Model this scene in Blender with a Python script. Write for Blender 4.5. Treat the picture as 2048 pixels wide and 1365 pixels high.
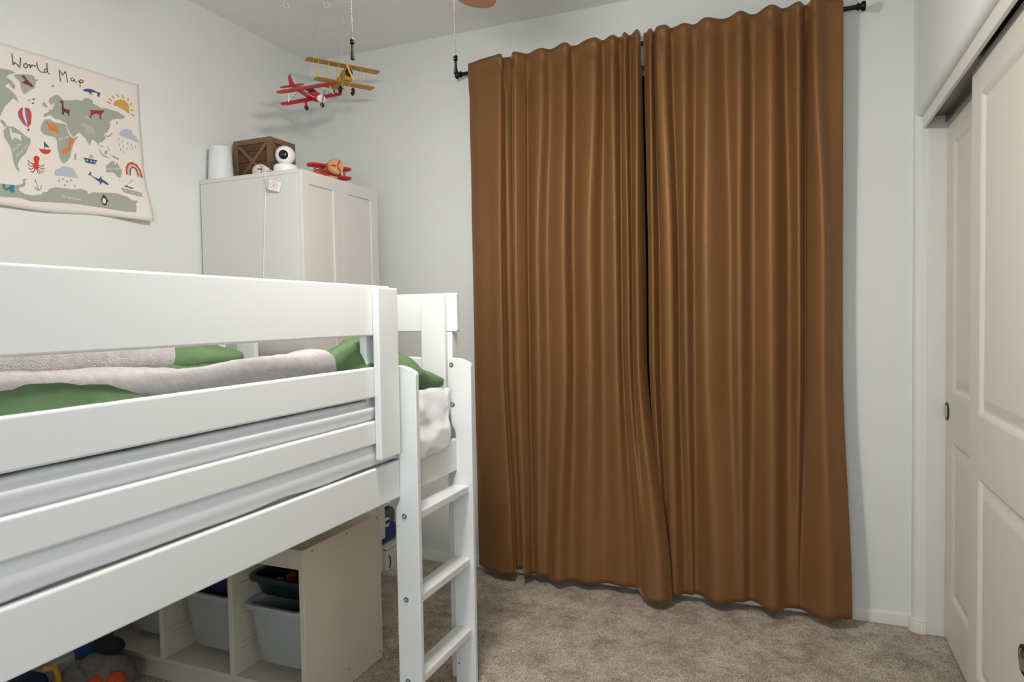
import bpy, bmesh, math, random
from mathutils import Vector, Matrix, Euler, noise
random.seed(7)
for o in list(bpy.data.objects): bpy.data.objects.remove(o, do_unlink=True)
scene = bpy.context.scene
col = scene.collection
PI = math.pi

# ------------------------------------------------------------------ camera
CAM_H = 1.30
yaw, pitch, roll, FPX = 0.39385, -0.036514, -0.01687, 1357.5
fwd = Vector((-math.sin(yaw)*math.cos(pitch), math.cos(yaw)*math.cos(pitch), math.sin(pitch)))
rgt0 = Vector((math.cos(yaw), math.sin(yaw), 0)); up0 = rgt0.cross(fwd)
rgt = rgt0*math.cos(roll) + up0*math.sin(roll); upv = rgt.cross(fwd)
cam = bpy.data.cameras.new('camera'); cam_ob = bpy.data.objects.new('camera', cam); col.objects.link(cam_ob)
M3 = Matrix((rgt, upv, -fwd)).transposed()
cam_ob.matrix_world = Matrix.Translation((0, 0, CAM_H)) @ M3.to_4x4()
cam.sensor_width = 36.0; cam.sensor_fit = 'HORIZONTAL'; cam.lens = FPX/2048*36.0
cam.clip_start = 0.02; cam.clip_end = 50
scene.camera = cam_ob

# ------------------------------------------------------------------ world, lights, exposure
w = bpy.data.worlds.new('world'); scene.world = w; w.use_nodes = True
w.node_tree.nodes['Background'].inputs[0].default_value = (0.72, 0.80, 0.92, 1)
w.node_tree.nodes['Background'].inputs[1].default_value = 0.6
scene.view_settings.view_transform = 'Standard'; scene.view_settings.look = 'None'
scene.view_settings.gamma = 1.0; scene.view_settings.use_curve_mapping = False
scene.view_settings.exposure = 0.0
LAMP_W = 25.0        # each of the fan's three bulbs
FILL_W = 75.0        # fill lamp added behind the camera, not a known source
FAN = Vector((-0.875, 1.450, 2.34))
def lamp(name, kind, loc, power, colour, **kw):
    l = bpy.data.lights.new(name, kind); l.energy = power; l.color = colour
    for k, v in kw.items(): setattr(l, k, v)
    o = bpy.data.objects.new(name, l); col.objects.link(o); o.location = loc; return o
fill_light = lamp('rear_fill', 'AREA', (0.45, -2.30, 1.70), FILL_W, (0.84, 0.94, 1.0), shape='RECTANGLE', size=2.4, size_y=1.6)  # added soft fill, shines into the room from behind the camera
fill_light.rotation_euler = (PI/2, 0, 0)

# ------------------------------------------------------------------ helpers
CEN = {}
def lin(c): return c/12.92 if c <= .04045 else ((c+.055)/1.055)**2.4
def rgb(r, g, b): return (lin(r/255), lin(g/255), lin(b/255), 1)
MATS = {}
def mat(name, c, rough=.5, var=0.0, scale=8, bump=0.0, bscale=200, metal=0.0, sheen=0.0, trans=0.0, emit=0.0, spec=.5, stretch=None, c2=None, bdist=.001):
    if name in MATS: return MATS[name]
    m = bpy.data.materials.new(name); m.use_nodes = True; MATS[name] = m
    nt = m.node_tree; b = nt.nodes['Principled BSDF']
    b.inputs['Base Color'].default_value = c; b.inputs['Roughness'].default_value = rough
    b.inputs['Metallic'].default_value = metal; b.inputs['Specular IOR Level'].default_value = spec
    if sheen:
        b.inputs['Sheen Weight'].default_value = sheen; b.inputs['Sheen Roughness'].default_value = .35
        b.inputs['Sheen Tint'].default_value = c2 or c
    if trans: b.inputs['Transmission Weight'].default_value = trans
    if emit: b.inputs['Emission Color'].default_value = c; b.inputs['Emission Strength'].default_value = emit
    tc = nt.nodes.new('ShaderNodeTexCoord'); mp = nt.nodes.new('ShaderNodeMapping')
    nt.links.new(tc.outputs['Object'], mp.inputs[0])
    if stretch: mp.inputs['Scale'].default_value = stretch
    if var or (c2 and not sheen):
        n = nt.nodes.new('ShaderNodeTexNoise'); n.inputs['Scale'].default_value = scale; n.inputs['Detail'].default_value = 5
        nt.links.new(mp.outputs[0], n.inputs['Vector'])
        r = nt.nodes.new('ShaderNodeValToRGB'); r.color_ramp.elements[0].position = .3; r.color_ramp.elements[1].position = .7
        d = c2 if (c2 and not sheen) else tuple(x*(1-var) for x in c[:3])+(1,)
        r.color_ramp.elements[0].color = d; r.color_ramp.elements[1].color = tuple(min(1, x*(1+var*.5)) for x in c[:3])+(1,)
        nt.links.new(n.outputs[0], r.inputs[0]); nt.links.new(r.outputs[0], b.inputs['Base Color'])
    if bump:
        n2 = nt.nodes.new('ShaderNodeTexNoise'); n2.inputs['Scale'].default_value = bscale; n2.inputs['Detail'].default_value = 3
        nt.links.new(mp.outputs[0], n2.inputs['Vector'])
        bp = nt.nodes.new('ShaderNodeBump'); bp.inputs['Strength'].default_value = bump; bp.inputs['Distance'].default_value = bdist
        nt.links.new(n2.outputs[0], bp.inputs['Height']); nt.links.new(bp.outputs[0], b.inputs['Normal'])
    return m

def join(a, b):
    me = bpy.data.meshes.new('tmp'); b.to_mesh(me); a.from_mesh(me); bpy.data.meshes.remove(me); b.free(); return a
def xf(bm, M): bmesh.ops.transform(bm, matrix=M, verts=bm.verts[:]); return bm
def box(x0, x1, y0, y1, z0, z1, b=.002, seg=2):
    bm = bmesh.new(); bmesh.ops.create_cube(bm, size=1)
    for v in bm.verts: v.co = Vector(((x0+x1)/2+v.co.x*(x1-x0), (y0+y1)/2+v.co.y*(y1-y0), (z0+z1)/2+v.co.z*(z1-z0)))
    b = min(b, .45*min(x1-x0, y1-y0, z1-z0))
    if b > 0: bmesh.ops.bevel(bm, geom=bm.edges[:], offset=b, segments=seg, affect='EDGES', profile=.5)
    return bm
def prism(pts, axis, a, b, bev=0.0):
    """polygon pts in the two other axes (in x,y,z order), extruded along axis from a to b"""
    bm = bmesh.new()
    def P(p, t): return {0: (t, p[0], p[1]), 1: (p[0], t, p[1]), 2: (p[0], p[1], t)}[axis]
    v0 = [bm.verts.new(P(p, a)) for p in pts]; v1 = [bm.verts.new(P(p, b)) for p in pts]
    n = len(pts); f0 = bm.faces.new(v0); f1 = bm.faces.new(v1[::-1])
    for i in range(n): bm.faces.new((v0[i], v1[i], v1[(i+1) % n], v0[(i+1) % n]))
    bmesh.ops.recalc_face_normals(bm, faces=bm.faces[:])
    if bev:
        es = list(f0.edges)+list(f1.edges); bmesh.ops.bevel(bm, geom=es, offset=bev, segments=2, affect='EDGES', profile=.5)
    return bm
def lathe(prof, n=24, axis=2, at=(0, 0, 0)):
    """prof: (radius, height) pairs"""
    bm = bmesh.new(); rings = []
    for r, z in prof:
        if r < 1e-6: rings.append([bm.verts.new((0, 0, z))])
        else: rings.append([bm.verts.new((r*math.cos(2*PI*i/n), r*math.sin(2*PI*i/n), z)) for i in range(n)])
    for a, b in zip(rings, rings[1:]):
        for i in range(n):
            j = (i+1) % n
            if len(a) == 1 and len(b) == 1: break
            if len(a) == 1: bm.faces.new((a[0], b[i], b[j]))
            elif len(b) == 1: bm.faces.new((a[i], a[j], b[0]))
            else: bm.faces.new((a[i], a[j], b[j], b[i]))
    for R in (rings[0], rings[-1]):
        if len(R) > 1: bm.faces.new(R)
    bmesh.ops.recalc_face_normals(bm, faces=bm.faces[:])
    R = {2: Matrix(), 0: Matrix.Rotation(PI/2, 4, 'Y'), 1: Matrix.Rotation(-PI/2, 4, 'X')}[axis]
    return xf(bm, Matrix.Translation(at) @ R)
def tube(pts, r, n=8, cap=True):
    bm = bmesh.new(); pts = [Vector(p) for p in pts]; rings = []; prev = None
    for i, p in enumerate(pts):
        t = (pts[min(i+1, len(pts)-1)]-pts[max(i-1, 0)]).normalized()
        a = prev if prev is not None else (Vector((0, 0, 1)) if abs(t.z) < .9 else Vector((1, 0, 0)))
        u = (a-t*a.dot(t)).normalized(); v = t.cross(u); prev = u
        rr = r[i] if isinstance(r, (list, tuple)) else r
        rings.append([bm.verts.new(p+u*rr*math.cos(2*PI*k/n)+v*rr*math.sin(2*PI*k/n)) for k in range(n)])
    for a, b in zip(rings, rings[1:]):
        for k in range(n): bm.faces.new((a[k], a[(k+1) % n], b[(k+1) % n], b[k]))
    if cap: bm.faces.new(rings[0]); bm.faces.new(rings[-1])
    bmesh.ops.recalc_face_normals(bm, faces=bm.faces[:])
    return bm
def ball(c, r, seg=20, ring=12, scale=(1, 1, 1)):
    bm = bmesh.new(); bmesh.ops.create_uvsphere(bm, u_segments=seg, v_segments=ring, radius=r)
    return xf(bm, Matrix.Translation(c) @ Matrix.Diagonal((*scale, 1)))
def soft(x0, x1, y0, y1, z0, z1, r, step=.03, disp=None):
    """rounded box made of fine quads, then moved by disp(p, n)"""
    lo = Vector((x0, y0, z0)); hi = Vector((x1, y1, z1)); bm = bmesh.new()
    def cuts(a, b):
        n = max(3, int(round((b-a)/step))); return [a+(b-a)*i/n for i in range(n+1)]
    C3 = [cuts(lo[i], hi[i]) for i in range(3)]
    for ax in range(3):
        u, v = [i for i in range(3) if i != ax]
        for side in (lo[ax], hi[ax]):
            g = [[None]*len(C3[v]) for _ in C3[u]]
            for i, a in enumerate(C3[u]):
                for j, b in enumerate(C3[v]):
                    p = Vector((0, 0, 0)); p[ax] = side; p[u] = a; p[v] = b; g[i][j] = bm.verts.new(p)
            for i in range(len(g)-1):
                for j in range(len(g[0])-1): bm.faces.new((g[i][j], g[i+1][j], g[i+1][j+1], g[i][j+1]))
    bmesh.ops.remove_doubles(bm, verts=bm.verts[:], dist=1e-5)
    rr = [min(r, .499*(hi[i]-lo[i])) for i in range(3)]
    for v in bm.verts:
        q = Vector([min(max(v.co[i], lo[i]+rr[i]), hi[i]-rr[i]) for i in range(3)]); d = v.co-q
        e = Vector([d[i]/rr[i] for i in range(3)])
        if e.length > 0:
            e = e.normalized(); p = q+Vector([e[i]*rr[i] for i in range(3)]); v.co = p
            if disp: v.co = disp(p.copy(), e)
    bmesh.ops.recalc_face_normals(bm, faces=bm.faces[:])
    return bm
def obj(name, bm, m, parent=None, smooth=False, kind=None, label=None):
    if smooth:
        for f in bm.faces: f.smooth = True
        ang = math.radians(smooth if smooth is not True else 38)
        for e in bm.edges:
            if len(e.link_faces) == 2 and e.calc_face_angle(0) > ang: e.smooth = False
    me = bpy.data.meshes.new(name); bm.to_mesh(me); bm.free()
    xs = [v.co for v in me.vertices]
    c = Vector([(min(v[i] for v in xs)+max(v[i] for v in xs))/2 for i in range(3)])
    if parent is None: c.z = min(v.z for v in xs)
    me.transform(Matrix.Translation(-c))
    if m is not None: me.materials.append(m)
    o = bpy.data.objects.new(name, me); col.objects.link(o); CEN[o] = c
    if parent is not None: o.parent = parent; o.location = c-CEN[parent]
    else: o.location = c
    if kind: o['kind'] = kind
    if label: o['label'] = label
    return o
def struct(name, bm, m, **k): return obj(name, bm, m, kind='structure', **k)
def thing(name, label, cat, loc, group=None, rot=None):
    """Empty at the thing's base. With rot the parts are built in its own local frame."""
    o = bpy.data.objects.new(name, None); col.objects.link(o); o.location = loc; o.empty_display_size = .05
    CEN[o] = Vector((0, 0, 0)) if rot is not None else Vector(loc)
    if rot is not None: o.rotation_euler = rot
    return tag(o, label, cat, group)
def tag(o, label, cat, group=None):
    o['label'] = label; o['category'] = cat
    if group: o['group'] = group
    return o

# ------------------------------------------------------------------ materials
wall_m   = mat('wall_paint', rgb(228, 230, 228), .7, bump=.25, bscale=160, bdist=.0012)
ceil_m   = mat('ceiling_paint', rgb(240, 241, 240), .85, bump=.35, bscale=140, bdist=.0015)
trim_m   = mat('trim_paint', rgb(226, 224, 217), .4)
door_m   = mat('door_paint', rgb(220, 217, 208), .45, bump=.05, bscale=90)
bed_m    = mat('white_lacquer', rgb(224, 226, 225), .42, bump=.04, bscale=60)
cab_m    = mat('cabinet_foil', rgb(220, 219, 214), .45)
tro_m    = mat('storage_foil', rgb(206, 198, 180), .5)
brown    = mat('brown_velvet', rgb(119, 83, 51), .48, var=.05, scale=3, bump=.25, bscale=420, sheen=.6, spec=.9, bdist=.0008, c2=rgb(214, 160, 106))
_b = brown.node_tree.nodes['Principled BSDF']; _b.inputs['Specular Tint'].default_value = rgb(236, 190, 140); _b.inputs['Sheen Roughness'].default_value = .28
black_m  = mat('black_metal', rgb(26, 25, 25), .35, metal=.6)
dark_m   = mat('shade_cloth', rgb(14, 14, 16), .9)
sheet_m  = mat('white_cotton', rgb(226, 227, 230), .8, bump=.15, bscale=300)
green_m  = mat('green_cotton', rgb(88, 116, 78), .85, var=.18, scale=9, bump=.8, bscale=26, sheen=.2, bdist=.007)
fleece_m = mat('grey_fleece', rgb(186, 180, 181), .95, var=.14, scale=60, bump=.9, bscale=260, sheen=.3, bdist=.003)
bolt_m   = mat('grey_bolt', rgb(92, 98, 98), .45, metal=.15)
steel_m  = mat('nickel', rgb(190, 188, 182), .2, metal=1.0)

# ------------------------------------------------------------------ carpet
def carpet_material():
    m = bpy.data.materials.new('carpet'); m.use_nodes = True; nt = m.node_tree; b = nt.nodes['Principled BSDF']
    b.inputs['Roughness'].default_value = .97; b.inputs['Specular IOR Level'].default_value = .1
    tc = nt.nodes.new('ShaderNodeTexCoord')
    def nz(scale, det, rough=.6):
        n = nt.nodes.new('ShaderNodeTexNoise'); n.inputs['Scale'].default_value = scale; n.inputs['Detail'].default_value = det
        n.inputs['Roughness'].default_value = rough; nt.links.new(tc.outputs['Object'], n.inputs['Vector']); return n
    def ramp(src, a, ca, bb, cb):
        r = nt.nodes.new('ShaderNodeValToRGB'); r.color_ramp.elements[0].position = a; r.color_ramp.elements[1].position = bb
        r.color_ramp.elements[0].color = ca; r.color_ramp.elements[1].color = cb; nt.links.new(src.outputs[0], r.inputs[0]); return r
    fine = ramp(nz(230, 4, .75), .36, rgb(126, 114, 101), .66, rgb(240, 230, 215))
    mid = ramp(nz(9, 6, .7), .36, rgb(204, 198, 194), .62, rgb(255, 255, 255))
    mx = nt.nodes.new('ShaderNodeMix'); mx.data_type = 'RGBA'; mx.blend_type = 'MULTIPLY'; mx.inputs['Factor'].default_value = 1
    nt.links.new(fine.outputs[0], mx.inputs['A']); nt.links.new(mid.outputs[0], mx.inputs['B']); nt.links.new(mx.outputs['Result'], b.inputs['Base Color'])
    bp = nt.nodes.new('ShaderNodeBump'); bp.inputs['Strength'].default_value = .6; bp.inputs['Distance'].default_value = .004
    nt.links.new(nz(190, 3, .7).outputs[0], bp.inputs['Height']); nt.links.new(bp.outputs[0], b.inputs['Normal'])
    return m
XL, XR, YB, YF, ZC = -2.513, 0.4425, 3.154, -0.55, 2.747
T = .12
struct('floor', box(XL-T, 1.25, YF-2.5, YB+T, -.05, 0, 0), carpet_material())
struct('ceiling', box(XL-T, 1.25, YF-T, YB+T, ZC, ZC+.08, 0), ceil_m)
struct('wall_left', box(XL-T, XL, YF-T, YB+T, 0, ZC, 0), wall_m)
# window wall with its opening
WX0, WX1, WZ0, WZ1 = -1.25, 0.0, .80, 2.44
bm = box(XL, WX0, YB, YB+T, 0, ZC, 0)
for a in ((WX1, .62, YB, YB+T, 0, ZC), (WX0, WX1, YB, YB+T, 0, WZ0), (WX0, WX1, YB, YB+T, WZ1, ZC)): join(bm, box(*a, 0))
struct('wall_back', bm, wall_m)
win = struct('window_1', None or box(WX0-.0, WX1+.0, YB-.012, YB+.10, WZ0-.022, WZ0+.0, .004), trim_m)
for a in ((WX0, WX0+.05, WZ0, WZ1), (WX1-.05, WX1, WZ0, WZ1), (WX0+.05, WX1-.05, WZ1-.05, WZ1), (WX0+.05, WX1-.05, WZ0, WZ0+.05), (-.65, -.60, WZ0+.05, WZ1-.05)):
    obj('window_frame', box(a[0], a[1], YB+.06, YB+.10, a[2], a[3], .003), mat('vinyl', rgb(235, 238, 240), .35), win)
glass = mat('window_glass', rgb(235, 242, 245), .02, trans=1.0)
for a in ((WX0+.05, -.65), (-.60, WX1-.05)): obj('pane', box(a[0], a[1], YB+.077, YB+.083, WZ0+.05, WZ1-.05, 0), glass, win)
t = thing('roller_shade', 'black roller shade hanging in the window behind the gap of the brown curtains', 'window shade', ((WX0+WX1)/2, YB+.03, WZ0))
obj('shade_cloth', box(WX0+.012, WX1-.012, YB+.024, YB+.027, WZ0+.02, 2.40, 0), dark_m, t)
obj('roller', lathe([(.016, 0), (.016, WX1-WX0-.02)], 12, 0, (WX0+.01, YB+.035, 2.412)), mat('roller_white', rgb(225, 235, 240), .4), t)
obj('bottom_bar', box(WX0+.012, WX1-.012, YB+.019, YB+.033, WZ0+.004, WZ0+.022, .003), dark_m, t)
# right wall: rounded drywall corners at the closet opening
def arc(cx, cy, r, a0, a1, n=6): return [(cx+r*math.cos(a0+(a1-a0)*i/n), cy+r*math.sin(a0+(a1-a0)*i/n)) for i in range(n+1)]
OY0, OY1, OZ, r = 1.24, 3.10, 2.053, .022
bm = prism([(XR, YB)]+arc(XR+r, OY1+r, r, PI, 1.5*PI)+[(.62, OY1), (.62, YB)], 2, 0, ZC)
join(bm, prism([(XR, ZC)]+arc(XR+r, OZ+r, r, PI, 1.5*PI)+[(.62, OZ), (.62, ZC)], 1, OY0, OY1))
join(bm, prism([(XR, YF)]+[(XR, OY0-r)]+arc(XR+r, OY0-r, r, PI, .5*PI)+[(.62, OY0), (.62, YF)], 2, 0, ZC))
struct('wall_right', bm, wall_m, smooth=30)
bm = box(1.15, 1.2, OY0-.3, YB+.05, 0, ZC, 0)
for a in ((.62, 1.2, YB, YB+.05, 0, ZC), (.62, 1.2, OY0-.35, OY0-.3, 0, ZC)): join(bm, box(*a, 0))
struct('wall_closet', bm, wall_m)
# front wall behind the camera, with an assumed opening, widened to let the added fill in
bm = box(XL, -.80, YF-T, YF, 0, ZC, 0)
for a in ((.40, 1.25, YF-T, YF, 0, ZC), (-.80, .40, YF-T, YF, 2.10, ZC)): join(bm, box(*a, 0))
struct('wall_front', bm, wall_m)
# baseboards
BH, BT = .052, .013
def base_profile(): return [(0, 0), (BT, 0), (BT, BH-.012), (BT*.75, BH-.004), (BT*.35, BH), (0, BH)]
struct('baseboard_back', prism([(YB-p[0], p[1]) for p in base_profile()], 0, XL, XR), trim_m, smooth=30)
struct('baseboard_left', prism([(XL+p[0], p[1]) for p in base_profile()], 1, YF, YB-BT), trim_m, smooth=30)
bm = bmesh.new(); path = [(XR, YB-BT)]+arc(XR+r, OY1+r, r, PI, 1.5*PI, 8)+[(.486, OY1)]
nrm = [(-1, 0)]+[(math.cos(PI+.5*PI*i/8), math.sin(PI+.5*PI*i/8)) for i in range(9)]+[(0, -1)]
rings = [[bm.verts.new((p[0]+n[0]*q[0], p[1]+n[1]*q[0], q[1])) for q in [(0.0005, 0), (BT, 0), (BT, BH-.012), (BT*.75, BH-.006), (BT*.95, BH-.003), (BT*.6, BH), (.0005, BH)]] for p, n in zip(path, nrm)]
for a, b in zip(rings, rings[1:]):
    for k in range(6): bm.faces.new((a[k], a[k+1], b[k+1], b[k]))
bm.faces.new(rings[0]); bm.faces.new(rings[-1]); bmesh.ops.recalc_face_normals(bm, faces=bm.faces[:])
struct('baseboard_right', bm, trim_m, smooth=40)
# closet trim: jamb board, header board and track
struct('trim_1', box(.486, .62, OY1-.010, OY1, 0, OZ, .002), trim_m)
struct('trim_2', box(.466, .478, OY0, OY1-.0105, 2.006, OZ, .002), trim_m)
bm = box(.480, .60, OY0, OY1-.0105, 2.046, OZ-.001, 0)
for x in (.480, .541, .592): join(bm, box(x, x+.003, OY0, OY1-.0105, 2.020, 2.046, 0))
struct('trim_3', bm, mat('track_metal', rgb(120, 118, 112), .35, metal=.9))
def closet_door(name, x, y0, y1, pull):
    z0, z1, th = .012, 2.025, .035
    d = struct(name, box(x+.0105, x+th, y0, y1, z0, z1, .002), door_m)
    st = .112
    # stiles and rails stand proud of the two sunk panels
    for a in ((y0, y0+st, z0, z1), (y1-st, y1, z0, z1)): obj('stile', box(x, x+.0115, a[0], a[1], a[2], a[3], .0015), door_m, d)
    for a in ((z0, .20), (.80, .985), (1.925, z1)): obj('rail', box(x, x+.0115, y0+st, y1-st, a[0], a[1], .0015), door_m, d)
    for a, b in ((.20, .80), (.985, 1.925)):
        ya, yb = y0+st, y1-st
        bm = bmesh.new(); rr = []
        for inset, dx in ((0, .0005), (.006, .0030), (.015, .0098), (.022, .0100), (.030, .0085), (.052, .0030), (.056, .0028)):
            rr.append([bm.verts.new((x+dx, yy, zz)) for yy, zz in ((ya+inset, a+inset), (yb-inset, a+inset), (yb-inset, b-inset), (ya+inset, b-inset))])
        for p, q in zip(rr, rr[1:]):
            for k in range(4): bm.faces.new((p[k], p[(k+1) % 4], q[(k+1) % 4], q[k]))
        bm.faces.new(rr[-1])
        bk = [bm.verts.new((x+.0112, v.co.y, v.co.z)) for v in rr[0]]; bm.faces.new(bk)
        for k in range(4): bm.faces.new((rr[0][k], rr[0][(k+1) % 4], bk[(k+1) % 4], bk[k]))
        bmesh.ops.recalc_face_normals(bm, faces=bm.faces[:])
        obj('panel', bm, door_m, d)
    py, pz = pull
    h = obj('finger_pull', lathe([(.031, 0), (.036, 0), (.036, .0035), (.033, .0045), (.0295, .003), (.028, .0005), (0, -.0)], 28, 0, (x-.0001, py, pz)), mat('dark_bronze', rgb(70, 62, 54), .3, metal=1.0), d, smooth=50)
    for v in h.data.vertices: v.co.x = -v.co.x
    h.location.x -= .004
    obj('pull_cup', ball((x-.0005, py, pz), .026, 20, 12, (.12, 1, 1)), steel_m, h, smooth=60)
closet_door('door_1', .502, 1.560, 2.474, (1.915, .466))
closet_door('door_2', .548, 2.190, OY1-.012, (3.058, .904))
CUR_L = [((-1478,10),(-1485,10),(-1484,5)),((-1428,35),(-1443,35),(-1420,40)),((-1367,50),(-1366,55),(-1339,70)),((-1287,65),(-1296,75),(-1262,75)),((-1290,15),(-1303,15),(-1272,20)),((-1253,15),(-1264,12),(-1239,15)),((-1215,65),(-1225,70),(-1202,75)),((-1180,30),(-1192,40),(-1184,55)),((-1165,15),(-1179,20),(-1173,35)),((-1087,55),(-1121,60),(-1136,50)),((-1047,20),(-1078,25),(-1099,40)),((-966,65),(-985,70),(-1031,75)),((-936,15),(-955,18),(-977,35)),((-832,65),(-864,70),(-896,50)),((-797,18),(-817,18),(-816,25)),((-745,60),(-746,55),(-734,40)),((-719,15),(-724,22),(-671,30)),((-689,60),(-684,65),(-624,90)),((-673,20),(-673,35),(-584,120)),((-632,65),(-640,70),(-535,125)),((-626,5),(-619,10),(-499,80))]
CUR_R = [((-613,5),(-605,10),(-550,30)),((-576,60),(-576,55),(-535,50)),((-568,20),(-555,12),(-524,35)),((-545,60),(-522,60),(-506,55)),((-510,65),(-489,65),(-483,55)),((-489,18),(-472,20),(-453,25)),((-435,50),(-435,50),(-422,30)),((-391,18),(-401,18),(-398,15)),((-334,65),(-345,75),(-314,70)),((-267,15),(-255,22),(-238,40)),((-205,65),(-212,55),(-205,35)),((-156,15),(-157,15),(-165,15)),((-84,70),(-86,80),(-87,75)),((-32,15),(-21,18),(-32,30)),((19,65),(21,60),(11,18)),((48,15),(45,20),(34,20)),((80,70),(107,75),(125,80)),((127,30),(140,45),(182,60)),((184,20),(183,20),(218,45))]

# ------------------------------------------------------------------ curtains and rod
def cat(p0, p1, p2, p3, t):
    return .5*((2*p1)+(-p0+p2)*t+(2*p0-5*p1+4*p2-p3)*t*t+(-p0+3*p1-3*p2+p3)*t**3)
def sm(a, b, x):
    t = min(1, max(0, (x-a)/(b-a))); return t*t*(3-2*t)
def curtain(name, K, label, zbot, seed):
    SUB, NZ, ZT = 8, 90, 2.545
    bm = bmesh.new(); n = len(K); rows = []
    for j in range(NZ+1):
        s = j/NZ; s = s-.02*math.sin(2*PI*s); z = zbot+(ZT-zbot)*s
        top = sm(1.55, 2.42, z); bot = 1-sm(.02, 1.15, z)
        kn = []
        for (t_, m_, b_) in K:
            x = m_[0]+(t_[0]-m_[0])*top+(b_[0]-m_[0])*bot; d = m_[1]+(t_[1]-m_[1])*top+(b_[1]-m_[1])*bot
            kn.append((x/1000, (d/1000-.03)*(1.30-.18*top)+.036+.012*top))
        pinch = math.exp(-((z-2.50)/.03)**2)
        row = []
        for i in range(n-1):
            for k in range(SUB+(1 if i == n-2 else 0)):
                t = k/SUB; q = [kn[max(0, i-1)], kn[i], kn[i+1], kn[min(n-1, i+2)]]
                x = cat(*[a[0] for a in q], t); d = cat(*[a[1] for a in q], t)
                wv = noise.noise(Vector((x*9, z*3.2, seed)))*.004+noise.noise(Vector((x*26, z*16, seed+3)))*.0035*sm(2.15, 2.5, z)
                wv += noise.noise(Vector((x*20, z*22, seed+9)))*.003*(1-sm(.0, .25, z))
                d = max(.002, d+wv)
                d = max(d, .034*sm(2.30, 2.44, z)); d = d*(1-.45*pinch)+.042*.45*pinch
                zz = z
                if j == 0 or s < .06: zz = z+(1-s/.06)*(.012*noise.noise(Vector((x*7, 1.3, seed)))+.008) if s < .06 else z
                if s > .985: zz = z+.006*noise.noise(Vector((x*18, 5, seed)))
                row.append(bm.verts.new((x, 3.09-d, zz)))
        rows.append(row)
    for a, b in zip(rows, rows[1:]):
        for k in range(len(a)-1): bm.faces.new((a[k], a[k+1], b[k+1], b[k]))
    bmesh.ops.recalc_face_normals(bm, faces=bm.faces[:])
    o = obj(name, bm, brown, smooth=180)
    md = o.modifiers.new('thickness', 'SOLIDIFY'); md.thickness = .0025; md.offset = 0
    return tag(o, label, 'curtain', 'brown window curtains')
curtain('curtain', CUR_L, 'left brown velvet curtain panel, nearer the white cabinet', .030, 1.0)
curtain('curtain', CUR_R, 'right brown velvet curtain panel, nearer the closet doors', .034, 8.0)
t = thing('curtain_rod', 'black metal curtain rod with round end caps above the brown curtains', 'curtain rod', (-.64, YB, 2.507))
RY, RZ = 3.072, 2.507
obj('rod', lathe([(.0095, 0), (.0095, 1.76)], 16, 0, (-1.525, RY, RZ)), black_m, t, smooth=True)
for x, s in ((-1.525, -1), (.235, 1)):
    prof = [(.0095, -.004), (.015, 0), (.015, .006), (.012, .009), (.012, .012), (.019, .018), (.020, .026), (.017, .030), (0, .031)]
    bm = lathe(prof, 20, 0)
    if s < 0: bm = xf(bm, Matrix.Rotation(PI, 4, 'Z'))
    obj('end_cap', xf(bm, Matrix.Translation((x, RY, RZ))), black_m, t, smooth=50)
for x in (-1.44, .15):
    bm = box(x-.010, x+.010, YB-.006, YB, RZ-.035, RZ+.035, .002); join(bm, box(x-.006, x+.006, RY+.0095, YB-.004, RZ-.008, RZ+.008, .001))
    obj('bracket', bm, black_m, t)

# ------------------------------------------------------------------ loft bed
B0, B1 = -2.13, -1.095           # outer faces of the long sides
N0, N1 = .15, 2.180              # near and far ends
bed = thing('loft_bed', 'white low loft bed with slatted guard rails along its long side', 'bed', ((B0+B1)/2, (N0+N1)/2, 0))
RAILS = ((.943, 1.009), (1.076, 1.162), (1.251, 1.394))
for s in (0, 1):
    x0, x1 = ((B1-.022, B1) if s else (B0, B0+.022))
    obj('side_rail', box(x0, x1, N0+.045, N1-.045, .7615, .873, .004), bed_m, bed)
    for z0, z1 in RAILS:
        obj('guard_rail', box(x0, x1, N0+.05, (1.706 if s else N1-.050), z0, z1, .005, 3), bed_m, bed)
    for y in ((.30, 1.612) if s else (.30, 1.15, 1.95)):
        xo = (B1, B1+.021) if s else (B0-.021, B0); xi = (B1-.045, B1-.022) if s else (B0+.022, B0+.045)
        obj('guard_post', box(xo[0], xo[1], y, y+.104, .898, 1.388, .005, 3), bed_m, bed)
        obj('guard_post', box(xi[0], xi[1], y, y+.104, .898, 1.386, .004), bed_m, bed)
for e in (0, 1):
    Y = (lambda y: y) if e else (lambda y: N0+N1-y)
    def yb(a, b): return (Y(a), Y(b)) if e else (Y(b), Y(a))
    a, b = yb(2.136, 2.158); obj('end_rail', box(B0, B1-.002, a, b, 1.249, 1.386, .005, 3), bed_m, bed)
    top = [(B0+.05, 1.152)]+[(B0+.05+(B1-.05-B0-.05)*i/12, 1.152+.012*math.sin(PI*i/12)) for i in range(1, 12)]+[(B1-.05, 1.152)]
    obj('end_panel', prism([(B0+.05, .765)]+top+[(B1-.05, .765)], 1, a, b, .004), bed_m, bed)
    a2, b2 = yb(2.113, 2.1355)
    for xa, xb in ((B1-.135, B1-.040), (B0+.040, B0+.135)): obj('end_post', box(xa, xb, a2, b2, .80, 1.379, .004), bed_m, bed)
    a3, b3 = yb(2.137, 2.180)
    for xa, xb in ((B1-.049, B1-.023), (B0+.023, B0+.049)): obj('leg', box(xa, xb, a3, b3, 0, 1.247, .003), bed_m, bed)
for x0 in (B1-.050, B0+.022): obj('slat_ledge', box(x0, x0+.028, N0+.06, N1-.07, .770, .800, .002), bed_m, bed)
pine = mat('pine_slat', rgb(214, 188, 148), .6, var=.12, scale=14, stretch=(1, 8, 1))
me = None
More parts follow.
